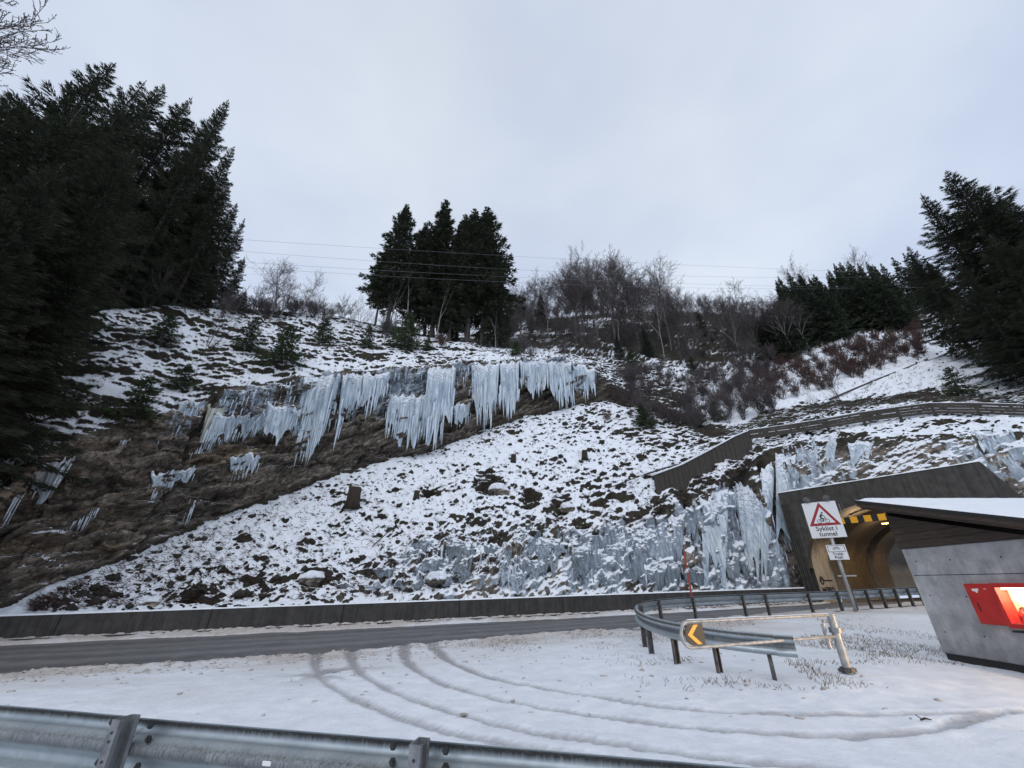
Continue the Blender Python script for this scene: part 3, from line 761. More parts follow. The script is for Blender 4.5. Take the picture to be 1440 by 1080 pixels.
# sodium lamps in the tunnel
for k, (s, d_) in enumerate(((3.4, 1.9), (3.4, 6.6), (4.2, 14.0), (4.5, 25))):
    bend = 0 if d_ < 5 else -((d_ - 5) ** 2) * .006
    tl = thing('tunnel_lamp', ['amber lamp nearest the tunnel mouth, high on the vault', 'second amber lamp inside the tunnel, past the pale panel', 'third amber lamp in the tunnel vault', 'deepest amber lamp in the tunnel vault'][k], 'lamp', portal(s + bend, d_, 5.05), 'lamps in the tunnel vault')
    m = MB(); m.box((0, 0, .09), (.7, .25, .1), Mx, bev=.02); link('housing', m.mesh('housing', M['post']), tl)
    m = MB(); m.box((0, 0, .02), (.6, .2, .04), Mx); link('lamp_glass', m.mesh('lamp_glass', M['tlamp']), tl)
    li = bpy.data.lights.new('tunnel_light', 'POINT'); li.energy = (120, 80, 120, 120)[k]; li.color = (1, .72, .42); li.shadow_soft_size = .15
    lo = bpy.data.objects.new('tunnel_light', li); COL.objects.link(lo); lo.location = portal(s + bend, d_, 4.85)

# ------------------------------------------------------------------ W-BEAM GUARDRAILS
WB = [(.0, .155), (.012, .150), (.060, .128), (.080, .112), (.080, .080), (.060, .062), (.018, .028), (.0, .012), (.0, -.012), (.018, -.028), (.060, -.062), (.080, -.080), (.080, -.112), (.060, -.128), (.012, -.150), (.0, -.155)]
def wbeam(pts, tops, side, mt, org, name, parent, flip=1, thick=.004):
    """pts: plan path; tops: height of the beam's upper edge; side: unit sign of the crest direction"""
    n = len(WB); V = []; gr = []
    P = [Vector((p[0], p[1], 0)) for p in pts]
    for i, p in enumerate(P):
        dr = (P[min(i + 1, len(P) - 1)] - P[max(i - 1, 0)]).normalized(); nn = Vector((-dr.y, dr.x, 0)) * side
        for sh in (0, thick):
            for o_, h in WB:
                V.append(p + nn * (o_ - sh) + Vector((0, 0, tops[i] - .155 + h)) - org); gr.append(1.0 if .085 < h < .135 else (.7 if -.03 < h < .03 else (.35 if h < -.09 else .12)))
    F = []
    for i in range(len(P) - 1):
        b, c = i * 2 * n, (i + 1) * 2 * n
        for k in range(n - 1):
            F.append((b + k, b + k + 1, c + k + 1, c + k)); F.append((b + n + k + 1, b + n + k, c + n + k, c + n + k + 1))
        F.append((b, c, c + n, b + n)); F.append((b + n - 1, b + 2 * n - 1, c + 2 * n - 1, c + n - 1))
    me_ = mesh_np(name, np.array([tuple(v) for v in V]), np.array(F), [mt])
    at_ = me_.attributes.new('grime', 'FLOAT', 'POINT'); at_.data.foreach_set('value', np.array(gr, f))
    return link(name, me_, parent)
def cpost(p, h0, h1, dr, side, mt, parent, org, holes=True):
    """sigma/C post: web plus two flanges"""
    nn = Vector((-dr.y, dr.x, 0)) * side; m = MB()
    Mx_ = Matrix(((dr.x, nn.x, 0), (dr.y, nn.y, 0), (0, 0, 1)))
    c = Vector((p[0], p[1], (h0 + h1) / 2)) - org; H = h1 - h0
    m.box(c, (.007, .11, H), Mx_); m.box(c + dr * .03 + nn * .055, (.06, .007, H), Mx_); m.box(c + dr * .03 - nn * .055, (.06, .007, H), Mx_)
    m.box(c + dr * .058 + nn * .045, (.006, .02, H), Mx_); m.box(c + dr * .058 - nn * .045, (.006, .02, H), Mx_)
    o_ = link('post', m.mesh('post', mt), parent)
    if holes:
        m = MB()
        for z in (h1 - .06, h1 - .10, h1 - .19, h1 - .30):
            q = Vector((p[0], p[1], z)) - org - nn * .0595 + dr * .028
            m.tube([q, q - nn * .003], .0075, 8)
        link('bolt_holes', m.mesh('bolt_holes', M['bolt']), o_)
    return o_
# near guardrail in front of the camera
gp = [(-7.5, 4.20), (-3.5, 3.40), (-2.34, 3.135), (-.46, 2.72), (1.05, 2.37), (3.2, 1.82), (5.5, 1.2)]
sp = smooth_path(gp, 6); tops = [.76] * len(sp)
gr1 = thing('near_guardrail', 'galvanised steel crash barrier crossing the bottom foreground, seen from behind', 'guardrail', (-.46, 2.72, 0)); o1 = gr1.location.copy()
cut = 21
def seg_at(X_):  # index split at posts
    return int(np.argmin(np.abs(sp[:, 0] - X_)))
breaks = [0, seg_at(-2.25), seg_at(-.40), seg_at(3.2), len(sp) - 1]
for i, (a, b) in enumerate(pairwise(breaks)):
    pts = sp[a:b + 1].copy(); 
    wbeam([tuple(p) for p in pts], [.76 - .0035 * (i % 2)] * len(pts), 1, M['steel'], o1, 'beam', gr1)
for (px, py) in ((-4.25, 3.5), (-2.36, 3.06), (-.50, 2.655), (1.4, 2.2), (3.3, 1.72)):
    j = seg_at(px); dr = Vector((*(sp[min(j + 1, len(sp) - 1)] - sp[j - 1]), 0)).normalized()
    q = (px, float(np.interp(px, sp[:, 0], sp[:, 1])) - .075)
    cpost(q, -.05, .775, dr, 1, M['post'], gr1, o1)
    for dx in (-.13, .16):
        for dz in (-.035, -.105, -.225):
            m = MB(); bx_ = px + dx; by_ = float(np.interp(bx_, sp[:, 0], sp[:, 1])) + (.02 if dz == -.105 else .002)
            nn = Vector((-dr.y, dr.x, 0)); c = Vector((bx_, by_, .76 + dz)) - o1
            m.tube([c, c - nn * .012], .019, 6); m.tube([c - nn * .012, c - nn * .022], .010, 8)
            link('bolt', m.mesh('bolt', M['bolt']), gr1)
for px in (-3.42, -1.36, .7):
    j = seg_at(px); dr = Vector((*(sp[min(j + 1, len(sp) - 1)] - sp[j - 1]), 0)).normalized(); nn = Vector((-dr.y, dr.x, 0))
    c = Vector((px, float(np.interp(px, sp[:, 0], sp[:, 1])) - .004, .76 - .155)) - o1
    Mx_ = Matrix(((dr.x, nn.x, 0), (dr.y, nn.y, 0), (0, 0, 1)))
    m = MB(); m.box(c, (.055, .008, .022), Mx_, bev=.003); link('reflector', m.mesh('reflector', M['white']), gr1)
# looping guardrail between lot and road
lp = [(24.5, 21.4, 1.50), (20.5, 20.3, 1.42), (17.7, 19.55, 1.36), (13.3, 18.45, 1.22), (9.3, 17.45, 1.13), (7.2, 16.95, 1.07), (5.9, 16.45, 1.02), (4.75, 15.5, .98), (3.9, 14.0, .93), (3.35, 12.2, .89), (3.12, 10.7, .85), (3.2, 9.5, .81), (3.55, 8.65, .78), (3.9, 8.25, .755), (4.42, 7.93, .73)]
sp2 = smooth_path([p[:3] for p in lp], 6)
gr2 = thing('looping_guardrail', 'grey steel crash barrier that bends back on itself between the snowy lot and the road', 'guardrail', (3.2, 9.5, .05)); o2 = gr2.location.copy()
nb = 6
cuts = [0, 12, 24, 36, 54, 72, len(sp2) - 1]
for a, b in pairwise(cuts):
    pts = sp2[a:b + 1]; wbeam([tuple(p[:2]) for p in pts], [p[2] for p in pts], -1, M['steel'], o2, 'beam', gr2)
# flared end piece
dre = Vector((*(sp2[-1][:2] - sp2[-4][:2]), 0)).normalized(); e_ = Vector((*sp2[-1][:2], 0))
wbeam([tuple(e_[:2]), tuple((e_ + dre * .28)[:2])], [.722, .722], -1, M['steel'], o2, 'end_plate', gr2)
posts2 = []
for u, v in ((1049,867),(1079,865),(1135,862),(1187,859),(1209,857),(1229,855),(1248,854),(1265,853),(1281,851),(1295,849),(980,871),(928,868)):
    a, e = ae(u, v); j = int(np.argmin(np.abs(sp2[:46, 0] / sp2[:46, 1] - a))); posts2.append((j, 'rustpost'))
for (x_, y_) in ((3.33, 12.0), (3.12, 10.9), (3.2, 9.5), (3.6, 8.6), (4.25, 8.03), (3.95, 14.1)):
    posts2.append((int(np.argmin((sp2[:, 0] - x_) ** 2 + (sp2[:, 1] - y_) ** 2)), 'rustpost'))
for j, mk in posts2:
    p = sp2[j]; dr = Vector((*(sp2[min(j + 1, len(sp2) - 1)][:2] - sp2[max(j - 1, 0)][:2]), 0)).normalized(); nn = Vector((-dr.y, dr.x, 0))
    q = (p[0] + nn.x * .06, p[1] + nn.y * .06); g0 = lot_at(q[0], q[1])
    cpost(q, g0 - .1, p[2] - .03, dr, 1, M[mk], gr2, o2, False)
# snow pole
def P3(u, v, D): p = at(u, v, D); return p
b0 = at(978, 870, 17.0); 
sn = thing('snow_pole', 'slim orange snow marker pole standing beside the bent guardrail', 'marker pole', (b0.x, b0.y, lot_at(b0.x, b0.y)))
m = MB(); m.tube([(0, 0, -.1), (.02, 0, 2.62)], [.04, .028], 8); link('pole', m.mesh('pole', M['orange']), sn)
m = MB(); m.tube([(.0137, 0, 1.7), (.015, 0, 1.83)], .0385, 8); link('reflective_band', m.mesh('reflective_band', M['white']), sn)

# ------------------------------------------------------------------ CHEVRON SWING GATE
gt = thing('swing_gate', 'grey pipe swing gate with a rounded end, standing open on the snow', 'gate', (5.82, 8.4, lot_at(5.82, 8.4))); go = gt.location.copy()
gA = Vector((5.82, 8.4, 0)); gB = Vector((2.62, 6.95, 0)); gd = (gB - gA).normalized()
m = MB(); m.tube([(0, 0, -.1), (0, 0, 1.0 - go.z)], .064, 16); m.tube([(0, 0, 1.0 - go.z), (0, 0, 1.03 - go.z)], [.072, .04], 16)
link('post', m.mesh('post', M['pipe'], False), gt)
m = MB(); m.tube([(-.17, .03, -.1 + .45), (-.17, .03, .84 - go.z)], .035, 10); m.box((-.09, .02, .50), (.14, .05, .05)); m.box((-.09, .02, .78), (.14, .05, .05)); link('hinge_tube', m.mesh('hinge_tube', M['pipe']), gt)
m = MB(); m.tube([(0, 0, .02), (0, 0, .09)], .105, 12); m.box((.10, 0, .05), (.09, .05, .05)); m.box((-.10, 0, .05), (.09, .05, .05)); link('base_collar', m.mesh('base_collar', M['rustpost']), gt)
m = MB(); m.tube([(0, 0, .60), (0, 0, .68)], .095, 12); m.box((.11, 0, .64), (.08, .05, .05)); link('clamp', m.mesh('clamp', M['post']), gt)
zt, zb = .98, .65; rr = (zt - zb) / 2; Lg = (gB - gA).length
path = [gA + gd * .05 + zax * (zt)] + [gA + gd * (Lg * t) + zax * zt for t in (.3, .6, .9)]
for t in np.linspace(math.pi / 2, -math.pi / 2, 13): path.append(gB - gd * .02 + gd * rr * math.cos(t) + zax * ((zt + zb) / 2 + rr * math.sin(t)))
path += [gA + gd * (Lg * t) + zax * zb for t in (.9, .6, .3)] + [gA + gd * .05 + zax * zb]
m = MB(); m.tube([p - go for p in path], .024, 10); link('pipe_frame', m.mesh('pipe_frame', M['pipe'], True), gt)
m = MB(); vs = []; n_ = 40
for i in range(n_ + 1):
    p = gA.lerp(gB, i / n_) + zax * (zt + .022) - go; q = .006 + .006 * rnd.random(); s_ = Vector((-gd.y, gd.x, 0))
    vs += [p - s_ * .022, p + zax * q, p + s_ * .022]
m.add(vs, [(i * 3 + k, i * 3 + 3 + k, i * 3 + 4 + k, i * 3 + 1 + k) for i in range(n_) for k in range(2)]); link('snow_line', m.mesh('snow_line', M['snow']), gt)
# chevron plate held inside the rounded end
sd = Vector((-gd.y, gd.x, 0)); 
if sd.y > 0: sd = -sd
ctr = gB - gd * .06 + zax * ((zt + zb) / 2)
Fr = frame(ctr - go + sd * .004, -gd, zax)          # x to the right, y up, z toward the viewer
if (Fr.to_3x3() @ Vector((0, 0, 1))).y > 0: print('WARN chevron faces away')
rq = rr - .028
poly = [(.235, -rq), (.235, rq)] + [(rq * math.cos(t) * 1.0, rq * math.sin(t)) for t in np.linspace(math.pi / 2, 3 * math.pi / 2, 15)]
m = MB(); m.prism(poly, .012, Fr); link('chevron_plate', m.mesh('chevron_plate', M['black']), gt)
w_ = .085; chev = [(-.095, 0), (.055, .125), (.055 + w_, .125), (-.095 + w_ + .01, 0), (.055 + w_ + .03, -.125), (.055 + .02, -.125)]
m = MB(); m.prism(chev, .003, Fr @ Matrix.Translation((0.0, 0, .0125))); link('yellow_chevron', m.mesh('yellow_chevron', M['yellow']), gt)

# ------------------------------------------------------------------ CYCLIST SIGN
sb = at(1204, 861, 18.15)
sg = thing('road_sign', 'white sign with a cyclist in a red triangle, on a grey pole before the tunnel', 'road sign', (sb.x, sb.y, sb.z - .05)); sgo = sg.location.copy()
m = MB(); m.tube([(0, 0, -.2), (0, 0, 4.0)], .065, 12); link('pole', m.mesh('pole', M['pipe'], True), sg)
m = MB(); m.box((0, 0, .04), (.3, .3, .03), bev=.01); link('base_plate', m.mesh('base_plate', M['rustpost']), sg)
face = Vector((-.62, -.78, 0)).normalized(); xr = zax.cross(face); xr = Vector((-face.y, face.x, 0))
if xr.x < 0: xr = -xr
def sframe(dx, z, off): return frame(xr * dx + zax * z + face * off, xr, zax)
def plate(w, h, z, dx, name):
    m = MB(); m.prism([(-w/2, -h/2), (w/2, -h/2), (w/2, h/2), (-w/2, h/2)], .02, sframe(dx, z, .075)); return link(name, m.mesh(name, M['white']), sg)
zb_, zt_ = 2.82, 4.27
main = plate(1.22, 1.47, 3.55, -.05, 'sign_plate')
def onp(poly, mt, name, off, par, dx=-.05, z=3.55, t=.003):
    m = MB(); m.prism(poly, t, sframe(dx, z, off)); return link(name, m.mesh(name, mt), par)
tri = lambda s, cy: [(-s, cy - s * .577 * 1.0), (s, cy - s * .577), (0, cy + s * 1.155)]
onp(tri(.56, .08), M['signred'], 'red_triangle', .097, main)
onp(tri(.385, .08), M['white'], 'white_triangle', .1015, main)
# pictogram: rider and bicycle
m = MB(); Fp = sframe(-.05, 3.55, .1055)
def ring(cx, cy, r, w):
    V2 = []; 
    for k in range(20):
        t = 2 * math.pi * k / 20; V2 += [Fp @ Vector((cx + (r - w) * math.cos(t), cy + (r - w) * math.sin(t), .003)), Fp @ Vector((cx + r * math.cos(t), cy + r * math.sin(t), .003))]
    m.add(V2, [(2 * k, 2 * k + 1, (2 * k + 3) % 40, (2 * k + 2) % 40) for k in range(20)])
def bar(x0, y0, x1, y1, w):
    d2 = Vector((x1 - x0, y1 - y0)).normalized(); nx, ny = -d2.y * w / 2, d2.x * w / 2
    m.prism([(x0 + nx, y0 + ny), (x0 - nx, y0 - ny), (x1 - nx, y1 - ny), (x1 + nx, y1 + ny)], .003, Fp)
ring(-.155, -.06, .085, .018); ring(.125, -.06, .085, .018)
for b in ((-.155,-.06,-.09,.05,.018), (-.09,.05,.08,.05,.015), (-.02,-.06,-.09,.05,.015), (-.02,-.06,.08,.05,.015), (-.02,-.06,-.155,-.06,.015), (.125,-.06,.07,.09,.016), (.07,.09,.10,.10,.016),
          (-.09,.10,-.01,.23,.075), (-.01,.22,.075,.11,.028), (-.09,.09,.0,.03,.05), (.0,.04,-.02,-.09,.035)): bar(*b)
m.prism([(.02 + .035 * math.cos(t), .285 + .035 * math.sin(t)) for t in np.linspace(0, 2 * math.pi, 12, endpoint=False)], .003, Fp)
link('cyclist_symbol', m.mesh('cyclist_symbol', M['black']), main)
letters('Syklist i', .25, sframe(-.05, 3.55 - .37, .1), M['black'], 'lettering', main, .002)
letters('tunnel', .25, sframe(-.05, 3.55 - .59, .1), M['black'], 'lettering', main, .002)
small = plate(.66, .58, 2.24, .05, 'small_plate')
for q in (((-.28, .25), (.28, .25)), ((-.28, .02), (.28, .02)), ((-.28, .02), (-.28, .25)), ((.28, .02), (.28, .25))):
    (x0, y0), (x1, y1) = q; w = .008
    onp([(min(x0, x1) - w, min(y0, y1) - w), (max(x0, x1) + w, min(y0, y1) - w), (max(x0, x1) + w, max(y0, y1) + w), (min(x0, x1) - w, max(y0, y1) + w)], M['black'], 'border_line', .097, small, .05, 2.24, .002)
m = MB(); Fp = sframe(.05, 2.24 + .135, .0975)
ring(-.075, 0, .045, .013); ring(.075, 0, .045, .013)
for b in ((-.075,0,-.03,.06,.012), (-.03,.06,.05,.06,.012), (0,0,.05,.06,.012), (0,0,-.03,.06,.012), (.075,0,.04,.09,.012)): bar(*b)
link('bicycle_symbol', m.mesh('bicycle_symbol', M['black']), small)
letters('Trykk', .15, sframe(.05, 2.24 - .07, .1), M['black'], 'lettering', small, .002)
letters('Push', .15, sframe(.05, 2.24 - .20, .1), M['black'], 'lettering', small, .002)
for dx in (-.42, .30):
    m = MB(); c = xr * dx + zax * 4.42 + face * .05; m.tube([c, c + face * .10], [.14, .13], 16); link('warning_lamp', m.mesh('warning_lamp', M['rustpost']), sg)
m = MB(); m.box(xr * (-.05) + zax * 4.3, (1.0, .03, .04), Matrix(((xr.x, face.x, 0), (xr.y, face.y, 0), (0, 0, 1)))); link('lamp_bracket', m.mesh('lamp_bracket', M['post']), sg)
m = MB(); m.box(xr * .1 + zax * 1.35, (.62, .03, .045), Matrix(((xr.x, face.x, 0), (xr.y, face.y, 0), (0, 0, 1)))); link('cross_bar', m.mesh('cross_bar', M['pipe']), sg)

# ------------------------------------------------------------------ SHED on the right
SX0, SY1, SY0, SX1 = 9.42, 10.42, 6.6, 14.5
sh = thing('concrete_shed', 'low grey concrete service shed with a brown boarded gable and snow on its sloping roof', 'shed', (SX0, SY1, 0)); so_ = sh.location.copy()
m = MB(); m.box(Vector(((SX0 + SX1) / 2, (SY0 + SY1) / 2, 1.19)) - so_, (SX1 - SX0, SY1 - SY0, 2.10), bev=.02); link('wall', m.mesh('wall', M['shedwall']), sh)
m = MB(); m.box(Vector(((SX0 + SX1) / 2 + .03, (SY0 + SY1) / 2, .02)) - so_, (SX1 - SX0 - .02, SY1 - SY0 - .04, .24)); m_ = MB(); m_.box(Vector((SX0 - .001, 8.5, 1.66)) - so_, (.006, 3.7, .012)); link('form_seam', m_.mesh('form_seam', M['barrier']), sh); link('plinth', m.mesh('plinth', M['tar']), sh)
RX0 = 8.92; YR = 10.62; ZR = 3.40; SLOPE = .272
def roofz(y): return ZR - (YR - y) * SLOPE
YL = 6.15
# gable boards (vertical plane above the wall)
nbd = 6
for k in range(nbd):
    z0 = 2.245 + k * .155; z1 = z0 + .148
    yy = YR - (ZR - .30 - z0) / SLOPE
    y0_ = max(SY0, YR - (ZR - .34 - z0) / SLOPE); y0t = max(SY0, YR - (ZR - .34 - z1) / SLOPE)
    y1_ = SY1 + .02
    if y0_ > y1_ - .1: continue
    y0t = min(y0t, y1_ - .05)
    m = MB(); vs = []
    for xx, dz in ((SX0 - .03 - .006 * (k % 2), 0), (SX0 + .02, 0)):
        vs += [Vector((xx, y0_, z0)), Vector((xx, y1_, z0)), Vector((xx, y1_, z1)), Vector((xx, y0t, z1))]
    m.add([v - so_ for v in vs], [(0, 1, 2, 3), (7, 6, 5, 4), (0, 4, 5, 1), (1, 5, 6, 2), (2, 6, 7, 3), (3, 7, 4, 0)])
    link('gable_board', m.mesh('gable_board', M['wood']), sh)
# back gable closing
m = MB(); m.add([Vector(v) - so_ for v in ((SX0, SY1, 2.24), (SX1, SY1, 2.24), (SX1, SY1, roofz(SY1) - .2), (SX0, SY1, roofz(SY1) - .2))], [(0, 1, 2, 3)]); link('back_cladding', m.mesh('back_cladding', M['wood']), sh)
# roof slab pieces
def slab(x0, x1, y0, y1, t0, t1, name, mt, sm=False):
    m = MB(); vs = [Vector((x, y, roofz(y) + t)) - so_ for t in (t0, t1) for x, y in ((x0, y0), (x1, y0), (x1, y1), (x0, y1))]
    m.add(vs, [(3, 2, 1, 0), (4, 5, 6, 7), (0, 1, 5, 4), (1, 2, 6, 5), (2, 3, 7, 6), (3, 0, 4, 7)]); return link(name, m.mesh(name, mt, sm), sh)
slab(RX0 + .03, SX1 + .4, YL + .03, YR - .03, -.16, -.005, 'roof_deck', M['wood'])
for k in range(5): slab(RX0 + .04 + k * .1, RX0 + .132 + k * .1, YL + .05, YR - .05, -.185 - .004 * (k % 2), -.163, 'soffit_board', M['wood'])
slab(RX0, RX0 + .03, YL, YR, -.13, .0, 'fascia_board', M['wood']); slab(RX0 - .022, RX0 - .001, YL, YR, -.035, .03, 'fascia_board', M['tar'])

# snow sheet on the roof
m = MB(); nx_, ny_ = 30, 40; vs = []
for j in range(ny_ + 1):
    for i in range(nx_ + 1):
        x = RX0 - .01 + (SX1 + .4 - RX0) * i / nx_; y = YL + (YR - YL) * j / ny_; ed = min(i, nx_ - i, j, ny_ - j)
        vs.append(Vector((x, y, roofz(y) + (.032 if ed == 0 else .09 + .008 * rnd.random()))) - so_)
m.add(vs, [(j * (nx_ + 1) + i, j * (nx_ + 1) + i + 1, (j + 1) * (nx_ + 1) + i + 1, (j + 1) * (nx_ + 1) + i) for j in range(ny_) for i in range(nx_)]); link('roof_snow', m.mesh('roof_snow', M['snow'], True), sh)
# red emergency cabinets on the wall
def cabinet(y0, y1, z0, z1, dep, name, label, lit):
    t = thing(name, label, 'cabinet', (SX0, (y0 + y1) / 2, z0)); o_ = t.location.copy(); w = y1 - y0; h = z1 - z0
    if not lit:
        m = MB(); m.box((-dep / 2, 0, h / 2), (dep, w, h), bev=.012); link('case', m.mesh('case', M['red']), t)
        m = MB(); m.box((-dep - .006, 0, h / 2), (.012, w - .05, h - .06), bev=.004); dd = link('door', m.mesh('door', M['red']), t)
        m = MB(); m.box((-dep - .015, w * .5 - .14, h * .42), (.008, .025, .16), bev=.003); link('handle', m.mesh('handle', M['black']), dd)
        m = MB(); m.prism([(-.07, .02), (-.06, -.02), (-.01, -.025), (.0, -.05), (.03, -.045), (.04, -.01), (.07, .0), (.06, .03)], .002, frame(Vector((-dep - .0125, .07, h * .84)), Vector((0, -1, 0)), zax)); link('torn_sticker', m.mesh('torn_sticker', M['white']), dd)
        m = MB(); m.box((-dep - .014, -.12, h * .87), (.002, .05, .01)); link('label_strip', m.mesh('label_strip', M['white']), dd)
    else:
        b = .075
        m = MB()
        m.box((-dep / 2, 0, b / 2), (dep, w, b)); m.box((-dep / 2, 0, h - b / 2), (dep, w, b))
        m.box((-dep / 2, -w / 2 + b / 2, h / 2), (dep, b, h - 2 * b)); m.box((-dep / 2, w / 2 - b / 2, h / 2), (dep, b, h - 2 * b))
        link('case', m.mesh('case', M['red']), t)
        m = MB(); m.box((-.01, 0, h / 2), (.02, w - 2 * b, h - 2 * b)); link('back_panel', m.mesh('back_panel', M['cream']), t)
        m = MB(); m.box((-dep * .5, 0, h - b - .02), (dep * .5, w - 2 * b - .1, .03)); link('lamp', m.mesh('lamp', M['lamp']), t)
        for yy, hh in ((w / 2 - .22, .16), (w / 2 - .62, .28)):
            m = MB(); m.tube([(-.11, yy, b), (-.11, yy, b + hh), (-.11, yy, b + hh + .05), (-.11, yy, b + hh + .09)], [.07, .07, .03, .02], 14); e1 = link('fire_extinguisher', m.mesh('fire_extinguisher', M['red'], True), t)
            m = MB(); m.tube([(-.11, yy, b + hh + .09), (-.14, yy - .08, b + hh + .11), (-.17, yy - .1, b + hh - .05)], .014, 6); link('hose', m.mesh('hose', M['black']), e1)
        m = MB(); m.box((-.05, .0 - .2, h * .5), (.07, .16, .26), bev=.01); link('telephone', m.mesh('telephone', M['black']), t)
        m = MB(); m.box((-dep - .004, 0, h / 2), (.006, w - 2 * b + .02, h - 2 * b + .02)); link('window_pane', m.mesh('window_pane', M['glass']), t)
        m = MB(); m.box((-dep * .6, 0, -.05), (dep * 1.1, w - .1, .03)); m.box((-.03, w / 2 - .15, -.08), (.05, .03, .1)); link('shelf_bracket', m.mesh('shelf_bracket', M['tar']), t)
        li = bpy.data.lights.new('cabinet_light', 'AREA'); li.energy = 30; li.color = (1, .72, .42); li.shape = 'RECTANGLE'; li.size = .12; li.size_y = w * .8
        lo = bpy.data.objects.new('cabinet_light', li); COL.objects.link(lo); lo.location = o_ + Vector((-dep * .5, 0, h - b - .045))
    return t
cabinet(8.60, 9.16, .78, 1.49, .16, 'red_cabinet', 'closed red steel cabinet with a torn white sticker, on the shed wall', False)
cabinet(7.05, 8.585, .76, 1.50, .24, 'lit_cabinet', 'red wall cabinet with a brightly lit window, at the right edge', True)

# ------------------------------------------------------------------ UPPER RETAINING WALL AND FENCE
def foot(u, vt, vb, zlo=.2):
    g_ = ground_at(u, vb, zlo); t_ = at(u, vt, g_.y - .25); return (t_, max(.5, t_.z - g_.z + .1))
fw = [foot(920, 668, 691), foot(958, 654, 684), foot(1000, 632, 662), foot(1035, 613, 642), foot(1052, 606, 632)]
rw = thing('board_wall', 'dark upright-boarded retaining wall with snow on its top, rising up the slope above the ice', 'wall', fw[0][0] - Vector((0, 0, 1))); rwo = rw.location.copy()
for (pa, ha), (pb, hb) in pairwise(fw):
    L = (pb - pa).length; n = max(3, int(L / .34)); drv = (pb - pa).normalized(); nn = Vector((-drv.y, drv.x, 0)).normalized()
    for k in range(n):
        q0 = pa.lerp(pb, k / n); q1 = pa.lerp(pb, (k + .93) / n); h0 = ha + (hb - ha) * k / n; off = nn * (.02 * rnd.random())
        m = MB(); vs = [q0 - zax * (h0 + .5), q1 - zax * (h0 + .5), q1, q0]; vs = [v + off for v in vs] + [v + nn * .12 for v in vs]
        m.add([v - rwo for v in vs], [(0, 1, 2, 3), (7, 6, 5, 4), (3, 2, 6, 7), (0, 3, 7, 4), (1, 5, 6, 2)]); link('board', m.mesh('board', M['fencewood']), rw)
    m = MB(); c0, c1 = pa - nn * .05 - rwo, pb - nn * .05 - rwo
    vs = [c0, c0 + zax * .09, c0 + nn * .24 + zax * .09, c0 + nn * .24, c1, c1 + zax * .09, c1 + nn * .24 + zax * .09, c1 + nn * .24]
    m.add(vs, [(0, 4, 5, 1), (1, 5, 6, 2), (2, 6, 7, 3), (0, 1, 2, 3), (7, 6, 5, 4)]); link('snow_cap', m.mesh('snow_cap', M['snow']), rw)
fp = [(1052, 606), (1110, 598), (1160, 590), (1210, 581), (1260, 574), (1308, 568), (1370, 568), (1440, 570), (1530, 572)]
P_ = [foot(u, v, v + 17, .6)[0] for u, v in fp]
fr_ = thing('rail_fence', 'low dark wooden rail fence along the brow above the tunnel portal', 'fence', P_[0] - Vector((0, 0, 1))); fro = fr_.location.copy()
dense = []
for a, b in pairwise(P_):
    n = max(1, round((b - a).length / 1.9)); dense += [a.lerp(b, k / n) for k in range(n)]
dense.append(P_[-1])
for i, p in enumerate(dense):
    m = MB(); m.box(p - zax * .5 - fro, (.12, .12, 1.02), bev=.01); link('post', m.mesh('post', M['fencewood']), fr_)
for a, b in pairwise(dense):
    dv = (b - a).normalized(); nn = Vector((-dv.y, dv.x, 0)).normalized(); L = (b - a).length
    for k, dz in enumerate((-.05, -.235, -.42, -.60)):
        m = MB(); z_ = zax * (dz + .02 * rnd.random()); q0, q1 = a + z_ - nn * .075, b + z_ - nn * .075; h_ = .08
        vs = [q0 - zax * h_, q1 - zax * h_, q1 + zax * h_, q0 + zax * h_]; vs = vs + [v - nn * .04 for v in vs]
        m.add([v - fro for v in vs], [(0, 1, 2, 3), (7, 6, 5, 4), (3, 2, 6, 7), (0, 4, 5, 1)]); link('rail', m.mesh('rail', M['fencewood']), fr_)
        if k == 0:
            m = MB(); vs = [v + zax * (2 * h_ - 0.0) for v in (vs[0], vs[1], vs[5], vs[4])]; vs2 = [v + zax * .035 for v in vs]
            m.add([v - fro for v in vs + vs2], [(0, 1, 5, 4), (4, 5, 6, 7), (2, 3, 7, 6), (3, 0, 4, 7), (1, 2, 6, 5)]); link('snow_line', m.mesh('snow_line', M['snow']), fr_)

# ------------------------------------------------------------------ POWER LINES
WL = [((350, 337, 36), (600, 354, 40), (1095, 378, 50)), ((350, 354, 36), (600, 372, 40), (1070, 390, 50)), ((350, 369, 36), (600, 384, 40), (1080, 402, 50)), ((350, 376, 36), (600, 392, 40), (1090, 406, 50))]
wl = ['topmost of the four thin overhead wires crossing the sky', 'second overhead wire from the top', 'third overhead wire from the top, close above the lowest', 'lowest of the four thin overhead wires']
for k, (a, b, c) in enumerate(WL):
    pa, pb, pc = at(*a), at(*b), at(*c)
    A_ = np.array([tuple(p) for p in (pa, pb, pc)]); co = [np.polyfit(A_[:, 0], A_[:, i], 1) for i in (1,)]; cz = np.polyfit(A_[:, 0], A_[:, 2], 2)
    pts = [Vector((x, np.polyval(co[0], x), np.polyval(cz, x))) for x in np.linspace(-60, 105, 34)]
    o0 = pts[0].copy(); m = MB(); m.tube([p - o0 for p in pts], .012, 5)
    o = link('power_line', m.mesh('power_line', M['wire']), None, o0); tag(o, wl[k], 'power line', 'overhead wires')

def side(u, bins, words):
    for b_, w_ in zip(bins, words):
        if u < b_: return w_
    return words[-1]
